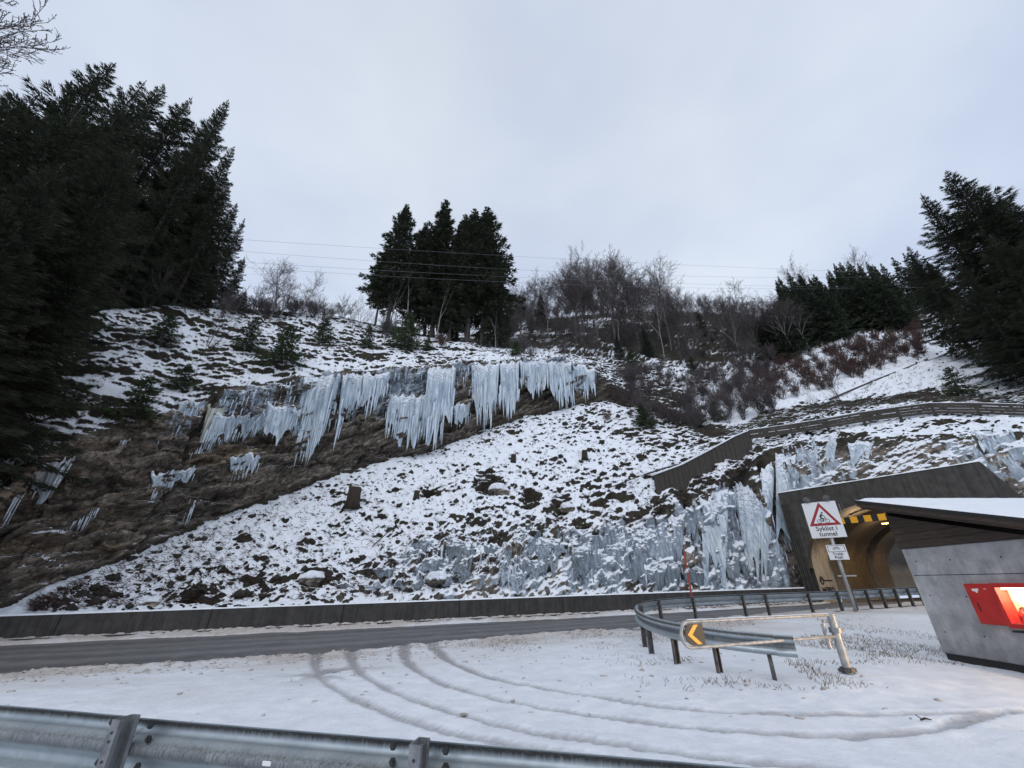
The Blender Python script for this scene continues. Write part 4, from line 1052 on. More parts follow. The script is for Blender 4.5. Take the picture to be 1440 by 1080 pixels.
# ------------------------------------------------------------------ VEGETATION prototypes
def tri_mesh(name, V, F, mt, smooth=False): return mesh_np(name, V, F, [mt], smooth)
def sticks(name, segs, mt, n=3):
    """segs (k,8): x0 y0 z0 r0 x1 y1 z1 r1"""
    if not len(segs): return None
    S = np.array(segs, f); a = S[:, :3]; b = S[:, 4:7]; d_ = b - a; d_ /= np.linalg.norm(d_, axis=1, keepdims=True) + 1e-9
    up = np.where(np.abs(d_[:, 2:3]) > .9, np.array([[1, 0, 0]], f), np.array([[0, 0, 1]], f)); x = np.cross(up, d_); x /= np.linalg.norm(x, axis=1, keepdims=True) + 1e-9; y = np.cross(d_, x)
    V = []
    for base, r in ((a, S[:, 3:4]), (b, S[:, 7:8])):
        for k in range(n):
            t = 2 * math.pi * k / n; V.append(base + (x * math.cos(t) + y * math.sin(t)) * r)
    V = np.stack(V, 1).reshape(-1, 3); i0 = (np.arange(len(S)) * 2 * n)[:, None]
    F = np.concatenate([i0 + np.array([[k, (k + 1) % n, (k + 1) % n + n, k + n]]) for k in range(n)])
    return mesh_np(name, V, F, [mt])
def make_spruce(seed, H, Rad, clear, dens, bl, mt, bark=None, ragged=.25):
    """returns (trunk mesh, crown mesh)"""
    rg = np.random.default_rng(seed)
    hs = []; az = []; h_ = clear * H
    while h_ < H * .985:
        rl0 = h_ / H; k_ = int(rg.integers(5, 8)) if rl0 < .9 else 4; a0 = rg.random() * 6.28
        for q_ in range(k_): hs.append(h_ + rg.normal() * .10); az.append(a0 + q_ * 6.283 / k_ + rg.normal() * .25)
        h_ += dens * (1.25 - .75 * rl0) * (.8 + .4 * rg.random())
    hs = np.array(hs); az = np.array(az); nbr = len(hs)
    rel = (hs - clear * H) / (H * (1 - clear)); rel = np.clip(rel, 0, 1); prof = (1 - rel) ** .92 * (1 - .35 * np.exp(-rel * 14)) ; L = Rad * prof * (1 - ragged + 2 * ragged * rg.random(nbr)) * (1 + .18 * np.sin(rel * 31 + seed)) + .03
    bs = []; segs = []
    Vs = []
    for h, a_, l in zip(hs, az, L):
        o_ = np.array([math.cos(a_), math.sin(a_), 0]); pr = np.array([-math.sin(a_), math.cos(a_), 0])
        rl = (h / H); s0 = -.25 + .95 * max(0, rl - .35) ; cu = -.35 * (1 - rl) ; tipup = .28
        def pt(t): 
            t = np.asarray(t)[..., None]; return o_ * l * t + np.array([0, 0, 1]) * (h + l * (s0 * t + cu * t * t + tipup * t ** 3))
        q = pt(np.array([0, .35, .7, 1.0])); r0 = .012 + .012 * l
        for k in range(3): segs.append((*q[k], r0 * (1 - k / 3.2), *q[k + 1], r0 * (1 - (k + 1) / 3.2)))
        n = max(6, int(l * bl[2])); t = .08 + .92 * rg.random(n) ** .75; lat = (rg.random(n) * 2 - 1)
        wd = l * .40 * (1 - t) * (t + .2) * 1.6 + .05
        P = pt(t) + pr * (lat * wd)[:, None] + np.array([0, 0, -1]) * (np.abs(lat) * wd * .35 + rg.random(n) * .22 * min(1, l / 2))[:, None]
        dr = o_ * (.55 + .3 * rg.random(n))[:, None] + pr * (lat * 1.0)[:, None] + np.array([0, 0, 1]) * (-.45 + .75 * rl + .5 * (rg.random(n) - .5))[:, None]
        dr /= np.linalg.norm(dr, axis=1, keepdims=True)
        ln_ = bl[0] * (.55 + .9 * rg.random(n)) * min(1, .35 + .4 * l); sd_ = np.cross(dr, rg.normal(size=(n, 3))); sd_ /= np.linalg.norm(sd_, axis=1, keepdims=True) + 1e-9
        w = bl[1] * (.6 + .8 * rg.random(n))
        Vs.append(np.stack([P - sd_ * w[:, None], P + sd_ * w[:, None], P + dr * ln_[:, None]], 1))
    # leader
    Vv = np.concatenate(Vs).reshape(-1, 3); F = np.arange(len(Vv)).reshape(-1, 3)
    crown = mesh_np('crown', Vv, F, [mt])
    pts = [(math.sin(k * 1.7 + seed) * .04 * H / 20, math.cos(k * 2.1 + seed) * .04 * H / 20, -.6 if k == 0 else H * k / 8) for k in range(9)]
    rr_ = [H * .014 * (1 - k / 8.3) + .01 for k in range(9)]
    for k in range(8): segs.append((*pts[k], rr_[k], *pts[k + 1], rr_[k + 1]))
    return sticks('trunk', segs, bark or M['bark'], 4), crown, None
def make_bare(seed, H, spread, levels, kids, mt_trunk, mt_twig, up=.6, rmin=.006, lean=0, multi=1, r0=None, droop=0.0, kl=.9):
    rg = random.Random(seed); main = []; tw = []
    def grow(p, d_, L, r, lv):
        n = 4 if lv == 0 else 3
        q = p.copy(); dd = d_.copy(); pts = [(q.copy(), r)]
        for k in range(n):
            dd = (dd + Vector((rg.uniform(-1, 1), rg.uniform(-1, 1), rg.uniform(-.6, .8))) * (.10 + .07 * lv) + Vector((0, 0, -droop * lv * .12))).normalized()
            q2 = q + dd * L / n; r2 = r * (1 - .17 * (k + 1) * (1 if lv else 1.1)); r2 = max(r2, rmin)
            (main if lv <= 1 and r > .02 else tw).append((*q, max(r, rmin), *q2, r2)); q = q2; r = r2; pts.append((q.copy(), r2))
        if lv < levels:
            nk = kids[lv]
            for c in range(nk):
                t = (.35 if lv == 0 else .15) + (.65 if lv == 0 else .85) * (c + rg.random()) / nk; i = min(int(t * n), n - 1); fr2 = t * n - i
                bp = pts[i][0].lerp(pts[i + 1][0], fr2); az = rg.uniform(0, 6.283); sp_ = spread * rg.uniform(.7, 1.25)
                side = d_.orthogonal().normalized(); side.rotate(Matrix.Rotation(az, 3, d_.normalized()))
                nd = (d_.normalized() * math.cos(sp_) + side * math.sin(sp_) + Vector((0, 0, up * .25))).normalized()
                grow(bp, nd, L * kl * rg.uniform(.34, .60) * (1.25 - .55 * t if lv == 0 else 1), max(pts[i][1] * .5, rmin), lv + 1)
    for s_ in range(multi):
        a_ = rg.uniform(0, 6.28); ln_ = lean if multi == 1 else rg.uniform(.1, .55)
        grow(Vector((rg.uniform(-.1, .1) * (multi > 1), rg.uniform(-.1, .1) * (multi > 1), -.25)), Vector((math.cos(a_) * ln_, math.sin(a_) * ln_, 1)).normalized(), H * (1 if multi == 1 else rg.uniform(.55, 1)), r0 or H * .012, 0)
    return sticks('trunk', main, mt_trunk, 5), sticks('twigs', tw, mt_twig, 3)
def place(name, meshes, pn_, loc, label, cat, group, sc=1.0, rz=None, tilt=(0, 0)):
    o = thing(name, label, cat, loc, group, rnd.uniform(0, 6.28) if rz is None else rz); o.scale = (sc[0], sc[0], sc[1]) if hasattr(sc, '__len__') else (sc,) * 3
    o.rotation_euler.x, o.rotation_euler.y = tilt
    for nm, me_ in zip(pn_, meshes):
        if me_ is not None: link(nm, me_, o)
    return o
PN3 = ('trunk', 'crown', 'limbs')
BIG = [make_spruce(11, 26, 4.6, .04, .62, (.30, .034, 95), M['spruce'], ragged=.35), make_spruce(12, 26, 4.0, .06, .66, (.29, .034, 95), M['spruce'], ragged=.5), make_spruce(13, 26, 5.2, .03, .70, (.31, .036, 92), M['spruce'], ragged=.45)]
MID = [make_spruce(21, 24, 4.2, .20, .60, (.44, .085, 36), M['spruce'], ragged=.35), make_spruce(22, 24, 3.7, .30, .60, (.44, .085, 36), M['spruce'], ragged=.45), make_spruce(23, 24, 4.3, .14, .60, (.46, .09, 36), M['spruce'], ragged=.4)]
FARS = [make_spruce(31, 14, 2.7, .05, .5, (.42, .10, 26), M['spruce_far'], ragged=.35), make_spruce(32, 14, 2.4, .05, .5, (.42, .10, 26), M['spruce_far'], ragged=.5)]
YNG = [make_spruce(41, 2.6, 1.0, .02, .13, (.20, .03, 46), M['young']), make_spruce(42, 2.6, .8, .02, .13, (.20, .03, 46), M['young'], ragged=.4), make_spruce(43, 2.6, 1.25, .02, .14, (.22, .035, 42), M['young'], ragged=.5)]
BARE = [make_bare(s, 11, .58, 4, (13, 7, 5, 3), M['twig'], M['twig'], rmin=.011, r0=.12) for s in (1, 2, 3)] + [make_bare(s, 11, .5, 4, (14, 7, 4, 3), M['barklight'], M['twig'], rmin=.011, r0=.10, lean=.12, droop=.6) for s in (4, 5)]
TALLB = make_bare(6, 30, .55, 4, (26, 9, 6, 4), M['twig'], M['twig'], rmin=.016, r0=.25, kl=.62)
BIRCH = [make_bare(s, 8, .6, 3, (15, 10, 7), M['barklight'], M['twig'], rmin=.008, r0=.085, lean=.2, droop=.8, kl=.85) for s in (7, 8)]
SAP = [make_bare(s, 5, .5, 2, (10, 6), M['twig'], M['twig'], rmin=.008, r0=.04, multi=3) for s in (14, 15)]
SCRUB = [make_bare(s, 5, .5, 3, (9, 6, 4), M['twig'], M['twig'], rmin=.011, r0=.03, multi=5) for s in (16, 17)]
BUSH = [make_bare(s, 2.2, .6, 2, (8, 6), M['twig'], M['twig'], rmin=.008, r0=.02, multi=12) for s in (21, 22)]
RBUSH = [make_bare(s, 1.7, .6, 2, (7, 5), M['redtwig'], M['redtwig'], rmin=.009, r0=.016, multi=14) for s in (23, 24)]
print('protos', sum(len(m_.polygons) for g_ in BIG + MID + FARS + YNG + BARE + BIRCH + SAP + BUSH + RBUSH for m_ in g_ if m_))

def tree_top(u, v, D, base_z, H0):
    """scale so that a tree at the azimuth/distance of its top reaches picture point (u, v)"""
    p = at(u, v, D); return Vector((p.x, p.y, base_z)), (p.z - base_z) / H0
# left stand of tall spruces: (top u, v, distance, proto, width factor)
left = [(162,88,15.5,0,1.15),(118,150,14,2,1.1),(60,130,13.5,1,1.2),(15,150,12,0,1.3),(205,112,19,1,1.05),(232,118,21.5,0,1.0),(270,136,22.5,2,.95),(322,140,24,0,.85),(300,180,26.5,1,1.0),(190,210,16,2,1.0),(90,230,13,0,1.2),(250,230,24,2,1.0),(140,300,15.5,1,1.3),(30,320,12.5,2,1.4),(345,306,36,1,.62),(330,205,31,0,.8),(322,262,33,2,.8),(334,285,35,0,.7),(300,250,30,1,1.0),(345,360,37,2,.7),(-60,120,11,0,1.3)]
ll = ['tall dark spruce with the highest top in the left stand', 'big spruce left of the highest one', 'broad spruce near the left edge below the bare crown', 'dark spruce cut by the left edge', 'narrow spruce with a forked looking top, second summit of the left stand', 'spruce just right of the narrow forked one',
      'spruce third from the right in the left stand', 'rightmost tall spruce of the left stand, its boughs against the sky', 'spruce behind the rightmost tall one', 'spruce half hidden in the middle of the left stand', 'low hanging spruce at the left in front of the stand', 'spruce filling the gap low in the left stand',
      'shorter spruce in front of the left stand', 'wide shadowy spruce at the far left', 'small slim spruce at the right rim of the left stand', 'spruce with its tip below the rightmost tall one', 'lower spruce closing the right rim of the left stand', 'short spruce beside the slim one at the rim of the left stand', 'spruce half hidden behind the rightmost tall one', 'lowest spruce at the right rim of the left stand, over the birches', 'spruce mostly beyond the left edge']
for k, ((u, v, D, pi, w), lb) in enumerate(zip(left, ll)):
    a, _ = ae(u, v)
    if D > 19 and k != 14: D = float(np.interp(a, L4[:, 0], L4[:, 2])) + 1.0 + (k % 4) * .9
    gz = ground_aD(a, D).z if D > 19 else float(np.interp(D, [11, 19], [3.0, 9.0]))
    if k == 14: gz = ground_aD(a, D).z
    loc, s = tree_top(u, v, D, gz - .5, 26); place('spruce_tree', BIG[pi], PN3, loc, lb, 'spruce tree', 'left stand of spruces', (s * w * .84 if s > .8 else s * w * 1.2, s))
# low boughs at the left edge: smaller spruces close to the road
for k, (x, y, z, s, lb) in enumerate(((-24.0, 17.6, 2.5, .62, 'spruce with boughs hanging over the left end of the cliff'), (-26.2, 17.0, 1.0, .66, 'spruce at the left edge beside the rock foot'), (-24, 15.6, -1, .50, 'lower spruce in the dark left corner above the barrier'), (-29.0, 20.6, 7.5, .72, 'spruce above the left end of the cliff'), (-29, 17.6, 2, .85, 'spruce beyond the left edge, behind the lower ones'), (-31.5, 23.5, 13, .62, 'spruce on the brow at the left behind the ledges'))):
    place('spruce_tree', BIG[k % 3], PN3, (x - 1.5, y, z), lb, 'spruce tree', 'left stand of spruces', (s * 1.0, s))
# bare crown at the top left corner
loc, s = tree_top(-12, 42, 14.0, 3, 30); place('bare_tree', TALLB, ('trunk', 'twigs'), loc, 'bare leafless tree showing only its crown at the top left corner', 'bare tree', None, s)
# centre group
cen = [(573,286,45,0,1.0),(548,345,45.5,1,.9),(600,312,46.5,1,1.0),(628,280,47,2,1.0),(655,300,49,0,.9),(668,292,46,1,1.05),(686,290,47,0,1.15),(700,370,46,2,.9),(612,340,49,1,.9),(644,330,46,2,.9)]
cl_ = ['left peak of the spruce group on the brow', 'low leftmost spruce of the group on the brow', 'spruce between the left and the middle peak of the group', 'middle and highest spruce of the group on the brow', 'spruce just right of the highest one, set back', 'spruce left of the right peak of the group', 'right peak of the spruce group on the brow', 'short rightmost spruce of the group on the brow', 'spruce hidden behind the middle of the group', 'spruce low in the middle of the group']
for (u, v, D, pi, w), lb in zip(cen, cl_):
    a, _ = ae(u, v); g_ = ground_aD(a, D); loc, s = tree_top(u, v, D, g_.z - .3, 24); place('spruce_tree', MID[pi], PN3, loc, lb, 'spruce tree', 'spruce group on the brow', (s * w, s))
# pale snags in front of it
snag = make_bare(61, 12, .5, 1, (5,), M['barklight'], M['barklight'], rmin=.012, r0=.12)
for (u, v, D, s, lb) in ((552, 430, 43.8, .95, 'leftmost thin pale trunk before the spruce group'), (576, 428, 43.6, 1.1, 'tall thin pale trunk before the spruce group, second from the left'), (618, 432, 43.8, .85, 'thin pale trunk before the middle of the spruce group'), (696, 470, 44.5, .5, 'short pale trunk at the right foot of the spruce group')):
    a, _ = ae(u, v); g_ = ground_aD(a, D); place('bare_tree', snag, ('trunk', 'twigs'), g_ - Vector((0, 0, .2)), lb, 'bare tree', 'pale trunks before the spruce group', (s * .9, s))
# right big spruces
rt = [(1330,240,24,0,1.35),(1294,272,26,1,1.15),(1374,275,23,2,1.3),(1420,285,21,0,1.4),(1460,270,19.5,1,1.5),(1392,330,21,2,1.3),(1345,370,22.5,1,1.4),(1275,345,30,1,1.1),(1440,400,18.5,0,1.5)]
rl_ = ['tallest spruce of the clump at the right edge', 'leftmost spruce of the clump at the right edge', 'spruce right of the tallest in the right clump', 'spruce near the right edge with a leaning top', 'spruce cut by the right edge', 'shorter spruce in front of the right clump', 'bushy spruce below the tallest one at the right', 'spruce joining the right clump to the wood behind', 'lower spruce at the right edge above the fence']
for (u, v, D, pi, w), lb in zip(rt, rl_):
    a, _ = ae(u, v)
    a2 = min(a, 1.9); g_ = ground_aD(a2, D + 2); loc, s = tree_top(u, v, D + 2, g_.z - .8, 26); place('spruce_tree', BIG[pi], PN3, loc, lb, 'spruce tree', 'right clump of spruces', (s * w, s))
# wood on the right hillside
rn = random.Random(7)
tops_u = [1085, 1125, 1145, 1175, 1205, 1235, 1262]; tops_v = [395, 383, 388, 380, 374, 368, 362]
for k in range(64):
    u = rn.uniform(1085, 1310); D = rn.uniform(58, 86); v = float(np.interp(u, tops_u, tops_v)) + rn.uniform(-18, 14) + (86 - D) * .7
    a, _ = ae(u, v); g_ = ground_aD(a, D); loc, s = tree_top(u, v, D, g_.z - .3, 14); s = min(max(s, .6), 2.0)
    place('spruce_tree', FARS[k % 2], PN3, loc, 'dark spruce in the right hillside wood' + side(u, (1150, 1220), (', at its left end', ', in its middle', ', beside the big right clump')) + (', front row' if D < 70 else ', back row'), 'spruce tree', 'spruces in the right hillside wood', (s * rn.uniform(.65, .95), s))
for k in range(26):   # nearer edge of that wood
    u = 1082 + k * 8.2 + rn.uniform(-4, 4); v0 = float(np.interp(u, [1085, 1290], [492, 468])); a, _ = ae(u, v0); D = rn.uniform(51, 56); g_ = ground_aD(a, D)
    s = rn.uniform(.55, .85); place('spruce_tree', FARS[k % 2], PN3, g_ - Vector((0, 0, .4)), 'spruce on the lower edge of the right hillside wood' + side(u, (1150, 1220), (', behind the pale birches', ', above the bramble patch', ', toward the big right clump')), 'spruce tree', 'spruces on the edge of the right wood', (s * 1.2, s))
# pale leaning birches before that wood
for (u, v, s, tl, lb) in ((1112, 505, .85, -.12, 'leftmost pale leaning birch before the right wood'), (1122, 502, .95, -.10, 'second pale birch before the right wood, tallest of the three'), (1141, 494, .8, -.06, 'third pale birch, before the dark spruces of the right wood')):
    g_ = ground_at(u, v, 3.0); place('birch_tree', BIRCH[0], ('trunk', 'twigs'), g_, lb, 'birch tree', 'birches before the right wood', s * 1.25, 1.0, (0, tl))
# leafless wood in the middle
sk_u = [715, 760, 790, 855, 920, 960, 1010, 1060, 1110]; sk_v = [395, 372, 362, 358, 382, 398, 405, 410, 400]
n_b = 0
for k in range(120):
    u = rn.uniform(712, 1110); D = rn.uniform(56, 96); vt = float(np.interp(u, sk_u, sk_v)) + 7 + abs(rn.gauss(0, 14)) + (96 - D) * .25
    a, _ = ae(u, vt); g_ = ground_aD(a, D); loc, s = tree_top(u, vt, D, g_.z - .2, 14.0); s = min(max(s, .5), 1.7)
    place('bare_tree', BARE[k % 5], ('trunk', 'twigs'), loc, 'bare grey-brown tree in the leafless wood, ' + side(u, (800, 900, 1000), ('close right of the spruce group', 'under its highest crowns', 'on the ridge over the gully', 'near the right spruce wood')) + (', in front' if D < 70 else ', at the back'), 'bare tree', 'leafless wood on the middle slope', (s * rn.uniform(.8, 1.1), s))
for (u, v, D, lb, pi) in ((848, 356, 60, 'tallest bare tree of the middle wood, round crowned', 1), (800, 360, 58, 'wide bare tree left of the tallest in the middle wood', 2), (920, 378, 62, 'slender bare birch rising right of the tallest bare tree', 3), (1030, 395, 70, 'thin bare tree standing above the saddle', 4), (1105, 375, 72, 'pale bare tree above the left end of the right wood', 4), (1195, 362, 84, 'bare crown above the spruces of the right wood', 0)):
    a, _ = ae(u, v); g_ = ground_aD(a, D); loc, s = tree_top(u, v, D, g_.z - .2, 13.5); place('bare_tree', BARE[pi], ('trunk', 'twigs'), loc, lb, 'bare tree', None, (s * .85, s))
for (u, v, D, s) in ((905, 465, 56, .45), (870, 505, 51, .35), (985, 455, 75, .5), (760, 440, 70, .7)):
    a, _ = ae(u, v); g_ = ground_aD(a, D); place('spruce_tree', FARS[0], PN3, g_ - Vector((0, 0, .3)), 'small dark spruce among the bare trees in the middle', 'spruce tree', 'small spruces in the leafless wood', s)
for k in range(130):
    u = rn.uniform(705, 1105); D = rn.uniform(50, 97); a, _ = ae(u, 450); g_ = ground_aD(a, D); s = rn.uniform(.6, 1.35)
    place('scrub', SCRUB[k % 2], ('stems', 'twigs'), g_, 'low leafless thicket under the bare trees' + side(u, (800, 900, 1000), (' just right of the spruce group', ' below the highest bare crowns', ' above the brushy gully', ' left of the dark spruce wood')), 'thicket', 'undergrowth of the middle wood', s)
# birch and saplings on the brow, left of centre
brow = [(378, 455, 0, 1.05, .20, 'leaning birch with a drooping crown on the brow', 'birch_tree'), (415, 450, 1, .75, .05, 'small birch right of the leaning one', 'birch_tree'), (352, 440, 1, .62, .1, 'thin birch between the left stand and the leaning birch', 'birch_tree'), (392, 452, 1, .6, -.1, 'short birch close beside the leaning one', 'birch_tree')]
for (u, v, pi, s, tl, lb, nm) in brow:
    g_ = ground_at(u, v, 3.0); place(nm, BIRCH[pi], ('trunk', 'twigs'), g_, lb, 'birch tree', None, s, .6, (0, tl))
for k, (u, v, s) in enumerate([(495, 462, 1.0), (505, 460, .8), (485, 458, .6), (430, 450, .55), (445, 452, .6), (405, 448, .6), (365, 448, .5), (520, 468, .5), (540, 470, .6)]):
    g_ = ground_at(u, v, 3.0); place('sapling', SAP[k % 2], ('trunk', 'twigs'), g_, 'bare many-stemmed sapling on the brow between birch and spruce group' if k > 1 else ['tallest bare sapling left of the spruce group', 'bare sapling right beside the tallest one'][k], 'sapling', 'saplings on the brow' if k > 1 else None, s)
# young spruces on the snowy slope: (u, v base, scale, proto, label)
ys = [(452, 480, 1.25, 0, 'young green spruce on the snow below the birches'), (515, 487, 1.15, 1, 'narrow young spruce right of the first one'), (396, 512, 1.6, 2, 'wide young spruce low on the snowy slope'), (345, 490, 1.3, 0, 'young spruce left of the wide one'), (568, 488, 1.9, 2, 'bushy young spruce below the spruce group'),
      (225, 480, 1.1, 2, 'young spruce in the shade of the left stand'), (333, 440, 1.1, 0, 'young spruce at the top of the slope beside the left stand'), (600, 492, .8, 1, 'little young spruce right of the bushy one'), (185, 590, 1.2, 2, 'spreading young spruce above the left cliff ledge'), (725, 500, .8, 2, 'small young spruce above the ice curtain'),
      (330, 415, 1.4, 0, 'young spruce behind the slope top by the left stand'), (365, 415, 1.2, 1, 'young spruce behind the small birches'), (890, 520, 1.3, 2, 'dark young spruce above the right end of the cliff'), (975, 527, 1.2, 0, 'young spruce in the gully'), (905, 600, .9, 2, 'low young spruce at the foot of the brush'), (1010, 592, .8, 2, 'low young spruce above the board wall'), (1355, 555, .9, 2, 'young spruce at the foot of the right clump'), (250, 545, .8, 2, 'flat young spruce on the mossy ledge')]
for (u, v, s, pi, lb) in ys:
    g_ = ground_at(u, v, 1.2 if u > 850 and v > 540 else 3.0); place('young_spruce', YNG[pi], PN3, g_ - Vector((0, 0, .1)), lb, 'young spruce', 'young spruces on the slope', s)
# small thin trees on the left slope
for k, (u, v, s, pi, lb) in enumerate([(289, 490, 1.1, 0, 'thin dark bare tree on the snow before the left stand'), (180, 500, .5, 1, 'low crooked bare shrub on the left snow slope'), (222, 502, .45, 0, 'small bare shrub left of the thin dark tree'), (205, 440, .9, 1, 'thin bare trunk at the edge of the left stand'), (1163, 590, .55, 0, 'small bare shrub on the snow above the rail fence'), (1187, 575, .6, 1, 'thin bare shrub right of the first above the rail fence')]):
    g_ = ground_at(u, v, 1.5 if u > 1000 else 3.0); place('shrub', SAP[pi], ('trunk', 'twigs'), g_, lb, 'shrub', None, s)
# brush
def bushes(pts, protos, lb, grp, nm='bush', zlo=1.2):
    lb0 = lb
    for k, (u, v, s) in enumerate(pts):
        lb = lb0 + (side(u, (940, 1010), (', nearest the end of the cliff', ', in its middle', ', on its right bank')) if 'gully' in lb0 else side(u, (1140, 1220), (', lower left end of the patch', ', middle of the patch', ', upper right by the spruces')) if 'bramble' in lb0 else side(u, (500, 1500), (', near the small birches', ', right of the spruce group')) if 'along the brow' in lb0 else '')
        g_ = ground_at(u, v, zlo); place(nm, protos[k % len(protos)], ('stems', 'twigs'), g_, lb, 'bush', grp, s)
rb = random.Random(9)
bushes([(rb.uniform(875, 1075), 0, rb.uniform(.7, 1.2)) for _ in range(0)], BUSH, '', '')
bp_ = []
for _ in range(110):
    u = rb.uniform(868, 1090); v = rb.uniform(525, float(np.interp(u, [868, 930, 1000, 1090], [570, 612, 606, 580]))); bp_.append((u, v, rb.uniform(.6, 1.3)))
bushes(bp_, BUSH, 'brown leafless bush in the brushy gully', 'bushes in the gully')
bushes([(rb.uniform(1090, 1300), 0, 1) for _ in range(0)], RBUSH, '', '')
bp_ = []
for _ in range(120):
    u = rb.uniform(1060, 1300); c_ = float(np.interp(u, [1060, 1180, 1300], [545, 520, 478])); bp_.append((u, c_ + rb.uniform(-26, 26), rb.uniform(.45, 1.15)))
bushes(bp_, RBUSH, 'reddish bramble bush on the right snow slope', 'bramble bushes on the right slope')
bp_ = [(rb.uniform(600, 700), rb.uniform(462, 488), rb.uniform(.6, 1.0)) for _ in range(16)]
bushes(bp_, RBUSH, 'rusty bush below the spruce group', 'rusty bushes below the spruce group', zlo=3)
bp_ = [(rb.uniform(530, 720), rb.uniform(452, 476), rb.uniform(.8, 1.5)) for _ in range(26)]
bushes(bp_, BUSH, 'bare bush at the foot of the spruce group', 'bushes at the foot of the spruce group', zlo=3)
bp_ = [(rb.uniform(300, 480), rb.uniform(436, 450), rb.uniform(.8, 1.4)) for _ in range(20)] + [(rb.uniform(720, 1010), rb.uniform(478, 510), rb.uniform(.7, 1.2)) for _ in range(30)]
bushes(bp_, BUSH, 'bare grey bush along the brow', 'bushes along the brow', zlo=3)
bp_ = [(rb.uniform(850, 960), rb.uniform(565, 600), rb.uniform(.35, .7)) for _ in range(14)] + [(rb.uniform(620, 860), 0, 0)] * 0
bushes(bp_, RBUSH, 'small red-brown bush at the top of the scree', 'small bushes on the scree')

# ------------------------------------------------------------------ twigs and dead stalks poking through the snow (uncountable)
rg = np.random.default_rng(5); segs = []
def poke(n, ulo, uhi, vf, L, zlo=0.0):
    for _ in range(n):
        u = rg.uniform(ulo, uhi); lo, hi = vf(u)
        if hi <= lo: continue
        p = ground_at(u, rg.uniform(lo, hi), zlo); a = rg.uniform(0, 6.28); c = rg.integers(1, 4)
        for _k in range(c):
            a2 = a + rg.normal() * .8; l = L * (.4 + rg.random()); t = rg.uniform(-.1, .9)
            q = p + Vector((math.cos(a2) * l * (1 - abs(t) * .5), math.sin(a2) * l * (1 - abs(t) * .5) - .05, l * t * .7)); segs.append((*p, .014, *q, .006))
tb = lambda u: (float(np.interp(u, [0, 200, 390, 600, 820, 960, 1080], [860, 775, 700, 642, 572, 610, 625])) + 4, float(np.interp(u, [0, 600, 900, 1080], [862, 835, 740, 660])))
poke(5200, 40, 1060, tb, .30); poke(900, 100, 850, lambda u: (float(np.interp(u, [100, 480, 850], [450, 450, 505])), float(np.interp(u, [100, 300, 850], [580, 530, 512]))), .4, 3.0)
poke(700, 1060, 1330, lambda u: (500, 585), .35, 1.5)
tag(link('brushwood', sticks('brushwood', segs, M['redtwig'])), 'dead stalks and twigs sticking out of the snow on the slopes', 'brushwood', kind='stuff')
segs = []
for _ in range(9000):
    if rg.random() < .72: x, y = rg.normal(8.3, 2.6), rg.normal(12.6, 2.1)
    elif rg.random() < .6: x, y = rg.normal(4.6, 1.0), rg.normal(8.6, .9)
    else: x, y = rg.uniform(-4, 4), rg.normal(13.5, 1.3)
    if y > near_y(x) - .7 or (x > 9.2 and y < 10.6) or x > 20 or y < 7.4 or (x > 5.5 and y < 9.0): continue
    if vn(np.array([x * .9]), np.array([y * .9]), np.array([0.]), 77)[0] < .05: continue
    z = lot_at(x, y); a = rg.uniform(0, 6.28); l = .03 + .07 * rg.random()
    segs.append((x, y, z - .01, .005, x + math.cos(a) * l * .7, y + math.sin(a) * l * .7, z + l * .7, .002))
tag(link('dead_grass', sticks('dead_grass', segs, M['grass'])), 'dead grass blades showing through the snow between shed and guardrail', 'grass', kind='stuff')

# ------------------------------------------------------------------ stumps, logs, boulders on the scree
def stump(u, v, s, lb):
    g_ = ground_at(u, v, 0); t = thing('tree_stump', lb, 'tree stump', g_ - Vector((0, 0, .15)), 'stumps on the scree')
    m = MB(); m.tube([(0, -.0, -.1), (0, 0, .25 * s), (.02, -.03, .9 * s)], [.42 * s, .3 * s, .27 * s], 12); link('bark', m.mesh('bark', M['stump'], True), t)
    m = MB(); m.tube([(.02, -.03, .895 * s), (.021, -.031, .915 * s)], [.255 * s, .25 * s], 12); link('cut_face', m.mesh('cut_face', M['cutwood']), t)
    m = MB(); m.tube([(.02, -.0, .915 * s), (.02, .0, .96 * s), (.02, 0, .98 * s)], [.2 * s, .17 * s, .05], 10); link('snow_cap', m.mesh('snow_cap', M['snow'], True), t)
stump(494, 712, 1.5, 'tall tree stump with a cut top standing at the upper edge of the scree'); stump(722, 648, .7, 'small stump in the middle of the scree'); stump(822, 645, .8, 'stump on the right of the scree'); stump(585, 700, .7, 'low stump right of the tall one')
def rockmesh(seed):
    import bmesh
    bm = bmesh.new(); bmesh.ops.create_icosphere(bm, subdivisions=3, radius=1); V_ = np.array([tuple(v.co) for v in bm.verts], f)
    n = fbm(V_[:, 0] * 1.3, V_[:, 1] * 1.3, V_[:, 2] * 1.3, seed, 4, .55)
    for v, k in zip(bm.verts, n): v.co *= 1 + .35 * float(k)
    me_ = bpy.data.meshes.new('stone'); bm.to_mesh(me_); bm.free(); me_.materials.append(M['terrain']); 
    for nm in ('snow', 'ice', 'veg', 'och'):
        a_ = me_.attributes.new(nm, 'FLOAT', 'POINT')
        if nm == 'snow': a_.data.foreach_set('value', np.clip((V_[:, 2] - .15) * 1.5 + .45 + .3 * n, 0, 1).astype(f))
    return me_
RK = [rockmesh(s) for s in (1, 2, 3)]
bl_ = [(875,638,.22,'boulder high on the right of the scree'),(700,690,.6,'large dark boulder in the middle of the scree'),(800,715,.45,'boulder above the lower ice wall'),(440,812,.5,'mossy boulder low in the middle left of the scree'),(210,846,.35,'small boulder at the left end of the scree'),(940,668,.4,'boulder at the left foot of the board wall'),(610,815,.55,'big snow-capped boulder just above the barrier')]
